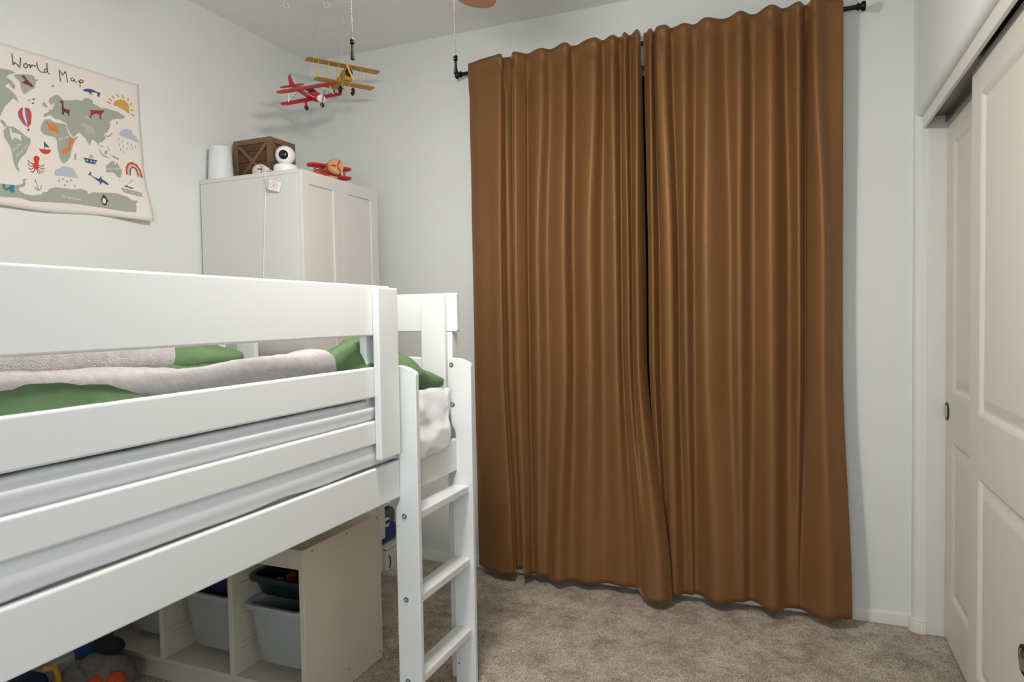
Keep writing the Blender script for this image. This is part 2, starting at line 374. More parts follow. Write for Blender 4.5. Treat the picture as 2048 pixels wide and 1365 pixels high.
for i in range(14):
    y = .26+i*.132
    if me is None:
        s0 = obj('slat', box(B0+.024, B1-.024, y, y+.07, .8005, .818, .002), pine, bed); me = s0.data
    else:
        s1 = bpy.data.objects.new('slat', me); col.objects.link(s1); s1.parent = bed; s1.location = s0.location+Vector((0, i*.132, 0))

# ladder hooked on the side rail
lad = thing('bed_ladder', 'white wooden ladder hooked on the long side of the loft bed', 'ladder', (-1.07, 1.93, 0))
prof = [(-1.034, 0), (-1.111, 0), (-1.111, .720), (-1.108, .732), (-1.100, .744), (-1.0955, .760), (-1.0945, .80), (-1.0945, .885), (-1.098, .905), (-1.107, .918), (-1.113, .935), (-1.115, 1.152), (-1.108, 1.158), (-1.085, 1.158), (-1.062, 1.153), (-1.044, 1.145), (-1.034, 1.139), (-1.031, 1.132)]
for y in (1.735, 2.105): obj('stile', prism(prof, 1, y, y+.0195, .0025), bed_m, lad)
for z in (.714, .458, .207): obj('rung', box(-1.109, -1.046, 1.7545, 2.105, z-.026, z, .004), bed_m, lad)
def bolt(x, y, z, parent, r=.0082):
    b = obj('bolt', lathe([(r*.45, -.0006), (r*.5, -.0022), (r*.85, -.0026), (r, -.0012), (r, .001)], 16, 1, (x, y, z)), bolt_m, parent, smooth=50)
    obj('bolt_socket', lathe([(r*.48, -.0012), (r*.48, .0005)], 8, 1, (x, y-.0016, z)), mat('bolt_bright', rgb(176, 182, 182), .4), b)
for z in (.705, .451, .200): bolt(-1.080, 1.735, z, lad)
bolt(-1.106, 2.105, 1.134, lad); bolt(-1.104, 2.105, .994, lad)
obj('screw_hole', lathe([(.003, -.0004), (.003, .001)], 10, 1, (-1.099, 2.105, .072)), bolt_m, lad)
obj('screw_hole', lathe([(.002, -.0004), (.002, .001)], 10, 1, (-1.103, 1.735, .673)), mat('dull_pink', rgb(150, 110, 100), .6), lad)

# ------------------------------------------------------------------ bedding
def nz(x, y, z, s): return noise.noise(Vector((x*s, y*s, z*s)))
def d_mat(p, n):
    k = 1-abs(n.z)
    p += n*(.005*nz(p.x, p.y*.35, p.z*2.2, 9)*k+.002*nz(p.x, p.y, p.z, 5)); return p
o = obj('mattress', soft(-2.055, -1.130, .215, 2.092, .822, 1.062, .055, .028, d_mat), sheet_m, smooth=60)
tag(o, 'mattress in a white fitted sheet on the loft bed', 'mattress')
# loose white sheet hanging down the side of the mattress, over the rail beside the ladder
bm = bmesh.new(); rows = []
NYS, NS = 150, 40
for i in range(NYS+1):
    y = .30+(2.085-.30)*i/NYS
    gap = sm(1.73, 1.80, y)*(1-sm(2.02, 2.085, y))         # where no guard rail holds it back
    zb = .878+(.853-.878)*gap+.012*nz(0, y, 3, 6)*(1-gap)+sm(2.0, 2.085, y)*.05
    row = []
    for j in range(NS+1):
        s = j/NS
        if s < .25: x = -1.30+(.18)*(s/.25); z = 1.070-.004*(s/.25)**2
        else:
            q = (s-.25)/.75; x = -1.119+.009*math.sin(PI*q)+.003*q; z = 1.066-(1.066-zb)*q
        bulge = .016*gap*math.sin(PI*min(1, max(0, (s-.25)/.75)))**.6+.034*gap*sm(.62, .90, s)
        bulge += .0085*(1-gap)*sm(.3, .5, s)*(1-.2*s)*(1+nz(0, y*.5, z*3, 4))
        cr = .006*nz(y*1.2+z*1.6, z*.5, 1, 13)*sm(.25, .5, s)*(.35+gap)+.004*nz(y*.6-z*2, 2, z, 22)*sm(.25, .45, s)*(.3+1.4*gap)
        cr = cr*(1-.75*gap)+gap*sm(.28, .45, s)*(.0075*(1-abs(math.sin(17*(z*.9+(y-1.9)*1.0)+1.2*nz(y, z, 3, 4)))*1.6)+.003*math.sin(40*(y-1.9)-9*z))
        hem = .0022*(1 if .93 < s < .955 else 0)
        lim = -1.1155
        for za, zc in ((.874, .942), (1.010, 1.075)):
            if za < z < zc: lim += .015*math.sin(PI*(z-za)/(zc-za))**.7
        if gap < .02 and s > .3: x += .017
        x = min(x+bulge+cr-hem, lim if gap < .02 else -1.076)
        row.append(bm.verts.new((x, y, z+.004*nz(y*4, x*4, 2, 3)*(1-sm(.2, .3, s)))))
    rows.append(row)
for a, b in zip(rows, rows[1:]):
    for k in range(NS): bm.faces.new((a[k], a[k+1], b[k+1], b[k]))
bmesh.ops.recalc_face_normals(bm, faces=bm.faces[:])
o = obj('bed_sheet', bm, sheet_m, smooth=180); md = o.modifiers.new('thickness', 'SOLIDIFY'); md.thickness = .003
tag(o, 'loose white sheet hanging over the bed rail beside the ladder', 'bed sheet')
def d_com(p, n):
    up = max(0, n.z)
    ridge = .075*math.exp(-((p.x+1.24-.05*math.sin(p.y*9))/.13)**2)*sm(1.40, 1.62, p.y)*(1-sm(1.90, 2.30, p.y))
    ridge += .020*math.exp(-((p.x+1.62)/.20)**2)*(1-sm(1.7, 2.0, p.y))
    fold = .018*math.sin(26*(p.y+.35*p.x)+3*nz(p.x, p.y, 0, 3))*sm(1.35, 1.6, p.y)*(1-sm(1.9, 2.05, p.y))*math.exp(-((p.x+1.2)/.14)**2)
    crs = .010*(1-abs(nz(p.x*1.0, p.y*.6, 4, 11))*2.2)*up+.005*(1-abs(nz(p.x*.7, p.y*1.3, 7, 20))*2)
    p.z += up*(ridge+fold+.016*nz(p.x, p.y, 1, 7))+crs
    p.z -= (.22+.78*up)*.092*min(1, max(0, (p.y-1.72)/.37))**2
    p.z += .060*math.exp(-((p.x+1.125)/.035)**2)*sm(.35, .72, p.y)*(1-sm(.72, 1.05, p.y))*max(0, min(1, n.z*2+.6))
    lift = .035*(1-sm(1.85, 2.08, p.y))*(1-up)
    p.z += lift*.6
    p.x += max(0, n.x)*(.008*nz(p.y*2, p.z*3, 4, 9)); return p
o = obj('comforter', soft(-2.045, -1.110, .25, 2.096, 1.046, 1.142, .05, .018, d_com), green_m, smooth=70)
tag(o, 'rumpled green comforter spread over the loft bed', 'comforter')
def d_thr(p, n):
    up = max(0, n.z)
    e = sm(-1.30, -1.128, p.x)*(sm(.40, .62, p.y)*(1-sm(.92, 1.06, p.y))*.036+.018*sm(1.30, 1.57, p.y)); p.x -= e
    p.z += up*(.028*math.exp(-((p.x+1.215)/.055)**2)*(1-.5*sm(.9, 1.3, p.y)*(1-sm(1.42, 1.52, p.y)))+.012*math.sin(9*p.y+14*p.x)+.010*nz(p.x, p.y, 3, 6)-.030*sm(-1.19, -1.13, p.x))
    p += n*.003*nz(p.x, p.y, p.z, 30)
    return p
o = obj('fleece_throw', soft(-1.46, -1.128, .36, 1.575, 1.128, 1.188, .03, .014, d_thr), fleece_m, smooth=70)
tag(o, 'thick grey fleece throw lying along the edge of the loft bed', 'blanket')
def d_pil(p, n):
    c = math.cos((p.y-.83)/.46*PI*.5); p.z += max(0, n.z)*.03*max(0, c)+.006*nz(p.x, p.y, p.z, 9); p += n*.003*nz(p.x, p.y, p.z, 30); return p
o = obj('fleece_cushion', soft(-1.90, -1.475, .40, 1.315, 1.150, 1.290, .06, .02, d_pil), fleece_m, smooth=70)
tag(o, 'big grey fleece cushion on the bed behind the throw', 'cushion')
def d_gp(p, n):
    p.z += .008*nz(p.x, p.y, p.z, 12)+max(0, n.z)*.012*math.sin(18*p.x+9*p.y); return p
o = obj('pillow', soft(-2.02, -1.62, 1.305, 1.690, 1.150, 1.222, .036, .018, d_gp), green_m, smooth=70)
tag(o, 'green pillow lying on the far side of the bed', 'pillow')
PRINT = [
('continent','map','P',0,[(132,4792),(402,4833),(630,4810),(395,4664),(301,4563),(456,4492),(587,4341),(559,4212),(469,4257),(383,4374),(243,4236),(353,4174),(463,4112),(596,4007),(680,3790),(567,3854),(500,3883),(356,3699),(213,3516),(115,3300),(65,3169),(-71,3062),(-395,3580),(-709,4131),(-613,4435),(-134,4705)]),
('continent','map','P',0,[(539,4664),(636,4759),(804,4813),(952,4849),(1166,4884),(1250,4845),(1258,4770),(1390,4800),(1288,4703),(1260,4562),(1211,4415),(1123,4367),(1013,4268),(901,4138),(820,4190),(772,4305),(767,4434),(730,4552),(650,4602)]),
('continent','map','P',0,[(135,2689),(276,2867),(459,2888),(640,2812),(798,2705),(1030,2588),(1000,2434),(921,2245),(842,2056),(695,1903),(595,1737),(542,1557),(604,1375),(490,1426),(429,1607),(393,1840),(359,2121),(274,2270),(147,2455)]),
('island','map','P',0,[(61,3049),(148,3025),(212,2946),(253,2851),(184,2806),(121,2899),(57,2954)]),
('continent','map','P',0,[(1419,3202),(1526,3403),(1729,3481),(1852,3411),(2083,3419),(2292,3446),(2363,3258),(2459,3038),(2591,2986),(2785,3126),(2640,2883),(2550,2654),(2488,2433),(2454,2270),(2341,2091),(2205,1971),(2103,2043),(2034,2234),(1992,2480),(1977,2731),(1906,2867),(1704,2870),(1504,2873),(1386,2994)]),
('island','map','P',0,[(2620,2409),(2702,2426),(2682,2213),(2600,2186)]),
('continent','map','P',0,[(1505,3498),(1536,3631),(1637,3683),(1715,3754),(1693,3823),(1819,3832),(1875,3974),(1930,4065),(1907,4134),(1801,4004),(1704,4102),(1760,4244),(1944,4398),(2074,4461),(2173,4362),(2275,4314),(2542,4390),(2760,4478),(2978,4487),(3094,4626),(3291,4682),(3429,4615),(3453,4515),(3595,4501),(3766,4440),(4002,4505),(4239,4487),(4481,4497),(4662,4434),(4846,4371),(4654,4237),(4439,4209),(4223,4098),(4129,3992),(4155,3889),(4088,3707),(3961,3513),(3874,3546),(3840,3429),(3923,3313),(3769,3114),(3593,3047),(3675,2958),(3821,2963),(3732,2916),(3590,2993),(3479,3075),(3368,3130),(3278,3002),(3244,2861),(3165,2976),(3086,3091),(2925,3212),(2818,3265),(2592,3028),(2490,3134),(2416,3271),(2342,3382),(2346,3486),(2191,3523),(2089,3564),(1908,3537),(1860,3590),(1735,3633),(1632,3556)]),
('island','map','P',0,[(3815,3532),(3874,3546),(3909,3402),(4077,3442),(4202,3598),(4238,3579),(4105,3399),(3954,3348)]),
('island','map','P',0,[(4435,4125),(4482,4082),(4459,3954),(4418,4010)]),
('island','map','P',0,[(3586,2884),(3651,2790),(3750,2649),(3981,2561),(4009,2528),(3776,2573),(3664,2685)]),
('island','map','P',0,[(3843,2777),(3934,2852),(3978,2779),(3914,2656),(3821,2691)]),
('island','map','P',0,[(4105,2697),(4254,2673),(4464,2606),(4431,2549),(4251,2589)]),
('island','map','P',0,[(3970,3024),(4026,2926),(4082,2856),(4040,2836),(3984,2928)]),
('continent','map','P',0,[(3866,2193),(3908,2250),(4002,2305),(4086,2408),(4196,2467),(4249,2441),(4245,2353),(4298,2327),(4344,2447),(4396,2408),(4433,2304),(4498,2229),(4549,2139),(4531,2036),(4485,1903),(4414,1840),(4346,1853),(4295,1918),(4230,1980),(4150,2014),(4016,1989),(3908,1944),(3870,1986),(3888,2087)]),
('island','map','P',0,[(4383,1765),(4444,1771),(4408,1710)]),
('island','map','P',0,[(1500,4011),(1568,4053),(1651,3919),(1615,3854),(1540,3911),(1483,3884)]),
('island','map','P',0,[(1842,4738),(1934,4778),(1907,4668),(1850,4673)]),
('continent','map','P',0,[(-683,694),(-31,829),(148,836),(421,859),(608,915),(681,1001),(662,1094),(734,1132),(829,1149),(731,1058),(760,965),(699,857),(510,777),(497,702),(688,587),(972,583),(1316,686),(1318,747),(1519,809),(1599,933),(1830,1022),(2140,1049),(2511,1058),(2784,1129),(3059,1095),(3110,970),(3283,1078),(3628,1117),(3923,1153),(4283,1183),(4648,1101),(4831,988),(5053,992),(4952,864),(4940,578),(4874,495),(4437,482),(4075,516),(3604,532),(3036,533),(2489,533),(1961,481),(1354,417),(868,370),(496,436),(-49,376),(-697,345)]),
('balloon','blue','P',0,[(755,3629),(667,3519),(631,3401),(666,3238),(795,3075),(939,2991),(1028,3090),(1083,3390),(1079,3542),(1019,3658),(903,3670)]),
('balloon','red','P',0,[(755,3629),(687,3503),(691,3352),(759,3218),(878,3053),(939,2991),(851,3177),(786,3377),(782,3528),(807,3639)]),
('balloon','white','P',0,[(807,3639),(782,3528),(786,3377),(851,3177),(939,2991),(906,3212),(871,3400),(856,3548),(861,3658)]),
('balloon','red','P',0,[(925,3676),(960,3511),(997,3367),(967,3163),(949,2994),(1040,3115),(1083,3390),(1079,3542),(1019,3658)]),
('balloon','black','P',0,[(926,2929),(990,2945),(977,2880),(934,2870)]),
('bird','black','P',0,[(968,3950),(1088,4023),(999,3932)]),
('bird','black','P',0,[(1131,4044),(1251,4074),(1173,4003)]),
('bird','black','P',0,[(1093,3886),(1213,3931),(1145,3859)]),
('seal','brown','P',0,[(802,4769),(907,4781),(987,4675),(1111,4582),(1193,4497),(1127,4456),(1022,4489),(895,4494),(792,4528),(877,4576),(912,4652),(820,4710)]),
('deer','brown','P',0,[(2095,4235),(2236,4287),(2253,4154),(2249,4038),(2364,4001),(2483,4033),(2450,3793),(2402,3769),(2382,3868),(2265,3882),(2249,3763),(2180,3779),(2177,3996),(2195,4138)]),
('tiger','dred','P',0,[(3309,4252),(3487,4277),(3667,4313),(3852,4388),(3916,4344),(3821,4270),(3765,4183),(3744,3972),(3693,3995),(3687,4162),(3559,4164),(3429,4106),(3350,4025),(3318,3874),(3272,3981),(3328,4115)]),
('camel','orange','P',0,[(1550,3384),(1649,3360),(1695,3271),(1799,3347),(1900,3348),(1999,3271),(2029,3126),(1986,2937),(1940,3079),(1813,3073),(1712,3074),(1642,3207)]),
('giraffe','orange','P',0,[(2401,2906),(2590,2976),(2557,2812),(2469,2637),(2436,2474),(2301,2393),(2140,2307),(2092,2399),(2200,2500),(2361,2587),(2394,2749)]),
('llama','white','P',0,[(318,2782),(374,2834),(405,2683),(542,2692),(703,2658),(694,2437),(627,2495),(467,2530),(393,2393),(354,2551)]),
('elephant','lgrey','P',0,[(2911,3628),(3061,3690),(3158,3619),(3334,3640),(3456,3526),(3472,3315),(3395,3284),(3322,3350),(3195,3320),(3095,3320),(3053,3499),(2955,3498)]),
('sailboat','red','P',0,[(1303,2327),(1408,2328),(1586,2344),(1722,2374),(1719,2305),(1648,2211),(1490,2166),(1381,2210)]),
('sailboat','green','P',0,[(1498,2627),(1690,2435),(1512,2440)]),
('sailboat','black','R',17,[(1502,2617),(1508,2350)]),
('octopus','red','P',0,[(1111,1976),(1178,2045),(1286,2034),(1316,1952),(1279,1855),(1252,1739),(1274,1632),(1201,1551),(1094,1575),(1067,1702),(1136,1804),(1107,1887)]),
('octopus','brown','R',22,[(1079,1738),(951,1745),(912,1825)]),
('octopus','brown','R',22,[(1087,1662),(968,1627),(896,1701)]),
('octopus','brown','R',22,[(1073,1582),(984,1510),(921,1542)]),
('octopus','brown','R',22,[(1126,1559),(1066,1426),(971,1441)]),
('octopus','brown','R',22,[(1263,1718),(1404,1702),(1463,1792)]),
('octopus','brown','R',22,[(1260,1651),(1400,1600),(1480,1660)]),
('octopus','brown','R',22,[(1235,1580),(1329,1475),(1441,1530)]),
('octopus','brown','R',22,[(1191,1560),(1240,1425),(1295,1447)]),
('anchor','mgrey','R',22,[(1110,1180),(1138,1074),(1203,807)]),
('anchor','mgrey','R',22,[(1056,905),(1128,828),(1214,809),(1305,902),(1310,1015)]),
('cloud','sky','P',0,[(1847,1561),(1898,1684),(2038,1745),(2159,1872),(2276,1872),(2394,1872),(2536,1853),(2627,1730),(2695,1602),(2752,1531),(2570,1510),(2379,1510),(2144,1502),(1843,1481)]),
('snow','mgrey2','C',39,[(2139,1386),(2289,1320),(2446,1394),(2200,1166),(2582,1208),(1996,1292)]),
('cloud','sky','P',0,[(4515,3636),(4602,3732),(4773,3874),(4943,3915),(5110,3855),(5119,3731),(5275,3691),(5356,3557),(5424,3457),(5152,3497),(4927,3534),(4568,3574)]),
('rain','mgrey2','R',31,[(4493,3437),(4490,3352)]),
('rain','mgrey2','R',31,[(4656,3388),(4653,3302)]),
('rain','mgrey2','R',31,[(4892,3367),(4888,3280)]),
('rain','mgrey2','R',31,[(5047,3351),(5043,3264)]),
('rain','mgrey2','R',31,[(5230,3304),(5226,3216)]),
('rain','mgrey2','R',31,[(4512,3230),(4509,3145)]),
('rain','mgrey2','R',31,[(4690,3196),(4686,3110)]),
('rain','mgrey2','R',31,[(4854,3132),(4851,3045)]),
('rain','mgrey2','R',31,[(5083,3208),(5080,3121)]),
('rain','mgrey2','R',31,[(4545,3039),(4542,2953)]),
('rain','mgrey2','R',31,[(4666,2965),(4663,2879)]),
('whale','navy','P',0,[(3025,4893),(3140,4998),(3317,5051),(3494,5056),(3620,5021),(3775,5031),(3732,4946),(3715,4833),(3639,4871),(3644,4980),(3516,4979),(3362,4921),(3434,4835),(3334,4866),(3261,4916),(3111,4895)]),
('sun','ochre','P',0,[(4302,4706),(4348,4830),(4461,4948),(4627,5020),(4822,5038),(4958,4951),(5008,4814),(5012,4563),(4832,4615),(4668,4671),(4505,4701)]),
('sun','ochre','R',52,[(4064,4762),(4183,4734)]),
('sun','ochre','R',52,[(4150,4909),(4241,4849)]),
('sun','ochre','R',52,[(4277,5068),(4341,4988)]),
('sun','ochre','R',52,[(4470,5173),(4549,5109)]),
('sun','ochre','R',52,[(4731,5199),(4769,5111)]),
('sun','ochre','R',52,[(4995,5163),(4962,5065)]),
('sun','ochre','R',52,[(5130,5012),(5055,4915)]),
('sun','ochre','R',52,[(5090,4735),(5204,4741)]),
('sun','ochre','R',52,[(5097,4560),(5238,4522)]),
('steamer','navy','P',0,[(2981,2351),(3522,2354),(3425,2179),(3048,2175)]),
('steamer','white','C',31,[(3102,2269),(3264,2266),(3398,2262)]),
('steamer','pink','P',0,[(3171,2438),(3263,2540),(3387,2483),(3359,2405),(3182,2392)]),
('shark','navy','P',0,[(3091,1708),(3181,1761),(3197,1859),(3246,1833),(3242,1736),(3379,1677),(3557,1637),(3640,1773),(3674,1658),(3789,1605),(3892,1550),(3968,1465),(3836,1480),(3682,1538),(3560,1396),(3591,1522),(3477,1575),(3328,1668),(3229,1722)]),
('rainbow','red','R',74,[(4759,2053),(4769,2281),(4861,2471),(5028,2555),(5226,2510),(5386,2323),(5445,2052)]),
('rainbow','peach','R',52,[(4843,2056),(4861,2287),(4938,2428),(5053,2489),(5194,2435),(5311,2258),(5363,2050)]),
('rainbow','dbrown','R',44,[(4908,2043),(4931,2262),(5006,2378),(5106,2392),(5217,2304),(5279,2047)]),
('ship','mgrey2','P',0,[(4452,1448),(5323,1362),(5272,1188),(4527,1273)]),
('ship','white','C',28,[(4613,1337),(4877,1304),(5146,1283)]),
('ship','black','R',39,[(4607,1537),(4941,1492)]),
('ship','black','R',31,[(4703,1515),(4698,1590)]),
('ship','mgrey','R',20,[(4794,1669),(4911,1790),(5013,1846)]),
('penguin','black','P',0,[(3701,1055),(3777,994),(3838,881),(3888,815),(3829,794),(3803,680),(3829,659),(3697,641),(3658,647),(3611,774),(3587,819),(3645,949)]),
('penguin','white','P',0,[(3709,935),(3772,871),(3781,775),(3738,695),(3673,698),(3635,790),(3655,890)]),
('fish','teal','P',0,[(-31,828),(48,821),(42,671),(166,756),(229,830),(351,830),(326,718),(341,591),(218,550),(142,666),(79,592),(-37,679)]),
('title','ink','R',28,[(520,5428),(545,5052),(621,5152),(760,5026),(802,5374)]),
('title','ink','R',28,[(903,5192),(889,5111),(940,5063),(1016,5120),(1030,5201),(978,5238),(902,5181)]),
('title','ink','R',28,[(1030,5201),(1106,5237),(1111,5119),(1136,5192),(1181,5251),(1245,5228),(1300,5268)]),
('title','ink','R',28,[(1349,5406),(1355,5275),(1393,5155),(1478,5094),(1612,5126)]),
('title','ink','R',28,[(1717,5261),(1639,5258),(1592,5186),(1634,5133),(1715,5192)]),
('title','ink','R',28,[(1705,5491),(1706,5257),(1724,5151),(1790,5116)]),
('title','ink','R',28,[(2171,4975),(2154,5391),(2263,5232),(2387,5409),(2454,5028)]),
('title','ink','R',28,[(2653,5263),(2579,5205),(2600,5131),(2685,5157),(2724,5239),(2732,5148),(2792,5120)]),
('title','ink','R',28,[(2868,5214),(2940,5189),(2932,4999)]),
('title','ink','R',28,[(2891,5174),(2969,5292),(3066,5275),(3038,5196),(2939,5165)]),
('lettering','white','R',15,[(2029,690),(2080,800),(2121,689)]),
('lettering','white','R',15,[(2048,734),(2106,733)]),
('lettering','white','R',15,[(2139,688),(2141,744),(2187,743),(2197,687)]),
('lettering','white','R',15,[(2237,687),(2242,787)]),
('lettering','white','R',15,[(2217,748),(2269,748)]),
('lettering','white','R',15,[(2351,741),(2304,742),(2291,708),(2313,685),(2349,707),(2351,741),(2354,685)]),
('lettering','white','R',15,[(2366,685),(2369,741),(2416,740)]),
('lettering','white','R',15,[(2504,733),(2457,734),(2443,695),(2502,688)]),
('lettering','white','R',15,[(2544,682),(2548,783)]),
('lettering','white','R',15,[(2523,744),(2576,743)]),
('lettering','white','R',15,[(2610,681),(2612,737)]),
('lettering','white','R',15,[(2696,730),(2648,731),(2634,692),(2694,685)]),
('lettering','white','R',15,[(2775,735),(2726,736),(2713,702),(2736,679),(2773,701),(2775,735),(2778,678)]),
('lettering','white','R',13,[(2011,2756),(2038,2879),(2094,2803)]),
('lettering','white','R',13,[(2020,2804),(2073,2834)]),
('lettering','white','R',13,[(2123,2798),(2119,2904),(2149,2932)]),
('lettering','white','R',13,[(2102,2862),(2144,2886)]),
('lettering','white','R',13,[(2178,2851),(2171,2901),(2213,2925)]),
('lettering','white','R',13,[(2257,2897),(2250,2947)]),
('lettering','white','R',13,[(2325,2984),(2282,2960),(2277,2919),(2330,2944)]),
('lettering','white','R',13,[(2393,3029),(2350,3004),(2344,2968),(2368,2960),(2398,2999),(2393,3029),(2406,2982)]),
('lettering','white','R',13,[(441,2151),(408,2102),(427,2085),(461,2106),(460,2061),(427,2036)]),
('lettering','white','R',13,[(503,2172),(490,2127),(522,2131),(531,2172),(503,2172)]),
('lettering','white','R',13,[(528,2201),(555,2168),(578,2202),(565,2243)]),
('lettering','white','R',13,[(610,2231),(575,2305)]),
('lettering','white','R',13,[(574,2259),(607,2297)]),
('lettering','white','R',13,[(608,2342),(643,2268)]),
('lettering','white','R',13,[(626,2305),(655,2339),(680,2310)]),
('lettering','white','R',13,[(515,1830),(508,1951),(585,1918)]),
('lettering','white','R',13,[(511,1878),(555,1932)]),
('lettering','white','R',13,[(598,1934),(577,1973),(609,2007),(628,1972)]),
('lettering','white','R',13,[(609,2007),(640,2046),(659,2011)]),
('lettering','white','R',13,[(664,2056),(708,2111),(679,2109),(664,2056),(694,2055),(716,2096)]),
('lettering','white','R',13,[(734,2105),(712,2143),(748,2188)]),
('lettering','white','R',13,[(800,2188),(779,2227)]),
('lettering','white','R',13,[(843,2301),(807,2256),(814,2218),(860,2270)]),
('lettering','white','R',13,[(899,2377),(863,2333),(867,2298),(894,2305),(912,2354),(899,2377),(925,2344)]),
('lettering','white','R',13,[(3900,2053),(3947,2162),(3986,2074)]),
('lettering','white','R',13,[(3917,2096),(3971,2109)]),
('lettering','white','R',13,[(4004,2127),(4013,2080),(4051,2094),(4058,2140)]),
('lettering','white','R',13,[(4123,2156),(4079,2135),(4117,2120),(4072,2094)]),
('lettering','white','R',13,[(4165,2117),(4169,2206)]),
('lettering','white','R',13,[(4145,2166),(4195,2178)]),
('lettering','white','R',13,[(4214,2129),(4216,2178),(4260,2189)]),
('lettering','white','R',13,[(4343,2209),(4299,2198),(4287,2166),(4308,2151),(4342,2179),(4343,2209),(4347,2160)]),
('lettering','white','R',13,[(4372,2256),(4369,2166)]),
('lettering','white','R',13,[(4402,2174),(4404,2224)]),
('lettering','white','R',13,[(4482,2243),(4437,2232),(4425,2199),(4447,2184),(4481,2213),(4482,2243),(4486,2194)]),
('lettering','white','R',13,[(3095,3899),(3162,3991),(3172,3878)]),
('lettering','white','R',13,[(3121,3936),(3169,3923)]),
('lettering','white','R',13,[(3244,3914),(3203,3914),(3229,3879),(3186,3874)]),
('lettering','white','R',13,[(3259,3855),(3274,3906)]),
('lettering','white','R',13,[(3342,3888),(3303,3898),(3284,3870),(3298,3844),(3333,3857),(3342,3888),(3332,3835)]),
]

# ------------------------------------------------------------------ wall poster with its flat print
def pd(y, z):
    u = (y-1.33)/.725; v = (z-1.71)/.57
    return .003+.012*(1-sm(0, .30, v))*(.6+.4*math.sin(7*u))+.030*sm(.72, 1.0, u)*(1-sm(0, .42, v))+.0025*math.sin(9*u)*math.sin(5*v+1)
pos = thing('wall_map', 'cream fabric world map poster with animals hanging on the left wall', 'poster', (XL, 1.69, 1.70))
bm = bmesh.new(); g = []
for i in range(41):
    row = []
    for j in range(33):
        u, v = i/40, j/32; yr = 2.066+(2.050-2.066)*sm(0, 1, v)
        y = 1.33+(yr-1.33)*u; zb = 1.700+.026*u+.004*math.sin(11*u); zt = 2.262+.024*u
        z = zb+(zt-zb)*v; row.append(bm.verts.new((XL+pd(y, z), y, z)))
    g.append(row)
for i in range(40):
    for j in range(32): bm.faces.new((g[i][j], g[i+1][j], g[i+1][j+1], g[i][j+1]))
bmesh.ops.recalc_face_normals(bm, faces=bm.faces[:])
cloth = obj('map_cloth', bm, mat('map_cloth', rgb(232, 224, 217), .9, bump=.2, bscale=500), pos, smooth=180)
md = cloth.modifiers.new('thickness', 'SOLIDIFY'); md.thickness = .0008; md.offset = 0
PC = dict(map=(163, 167, 156), blue=(120, 118, 158), red=(214, 62, 48), white=(225, 222, 214), black=(40, 38, 36), brown=(112, 60, 44), dred=(166, 48, 36), orange=(218, 124, 62), lgrey=(186, 182, 176), green=(40, 112, 100), mgrey=(150, 142, 140), mgrey2=(174, 163, 155), sky=(182, 188, 204), navy=(62, 86, 132), ochre=(210, 158, 78), pink=(226, 170, 150), peach=(222, 178, 156), dbrown=(92, 68, 58), teal=(70, 120, 140), ink=(58, 62, 60))
prints = {}
seen = {}
for name, c, kind, wd, pts in PRINT:
    b = bmesh.new()
    P2 = [(1.5+p[0]/1e4, 1.7+p[1]/1e4) for p in pts]
    if kind == 'P': b.faces.new([b.verts.new((0, *p)) for p in P2])
    elif kind == 'C':
        for p in P2: b.faces.new([b.verts.new((0, p[0]+wd/1e4*math.cos(k*PI/5), p[1]+wd/1e4*math.sin(k*PI/5))) for k in range(10)])
    else:
        for p, e in zip(P2, P2[1:]):
            t_ = Vector((e[0]-p[0], e[1]-p[1]))
            if t_.length < 1e-6: continue
            t_.normalize(); q = Vector((-t_.y, t_.x))*wd/2e4; x_ = t_*wd/3e4
            b.faces.new([b.verts.new((0, *c_)) for c_ in ((p[0]+q.x-x_.x, p[1]+q.y-x_.y), (p[0]-q.x-x_.x, p[1]-q.y-x_.y), (e[0]-q.x+x_.x, e[1]-q.y+x_.y), (e[0]+q.x+x_.x, e[1]+q.y+x_.y))])
    if kind == 'P':
        b.normal_update(); b.faces.ensure_lookup_table(); bmesh.ops.triangulate(b, faces=b.faces[:])
        if len(P2) > 3:
            for k in range(28): bmesh.ops.bisect_plane(b, geom=b.verts[:]+b.edges[:]+b.faces[:], plane_co=(0, 1.40+k*.025, 0), plane_no=(0, 1, 0))
            for k in range(24): bmesh.ops.bisect_plane(b, geom=b.verts[:]+b.edges[:]+b.faces[:], plane_co=(0, 0, 1.705+k*.025), plane_no=(0, 0, 1))
    lay = 0 if c == 'map' else (2 if name == 'lettering' else 1+.5*seen.get(name, 0))
    if c != 'map' and kind != 'R': seen[name] = min(6, seen.get(name, 0)+1)
    if name == 'penguin' and c == 'white': lay = 2.5
    for v in b.verts: v.co.x = XL+pd(v.co.y, v.co.z)+.0014+.0004*lay
    for f in b.faces:
        f.normal_update()
        if f.normal.x < 0: f.normal_flip()
    k = (name, c) if name in ('lettering', 'snow', 'rain') else (name, c, len(prints))
    if k in prints: join(prints[k], b)
    else: prints[k] = b
for k, b in prints.items(): obj(k[0]+'_print', b, mat('ink_'+k[1], rgb(*PC[k[1]]), .9), pos, kind='stuff' if len(k) == 2 else None)

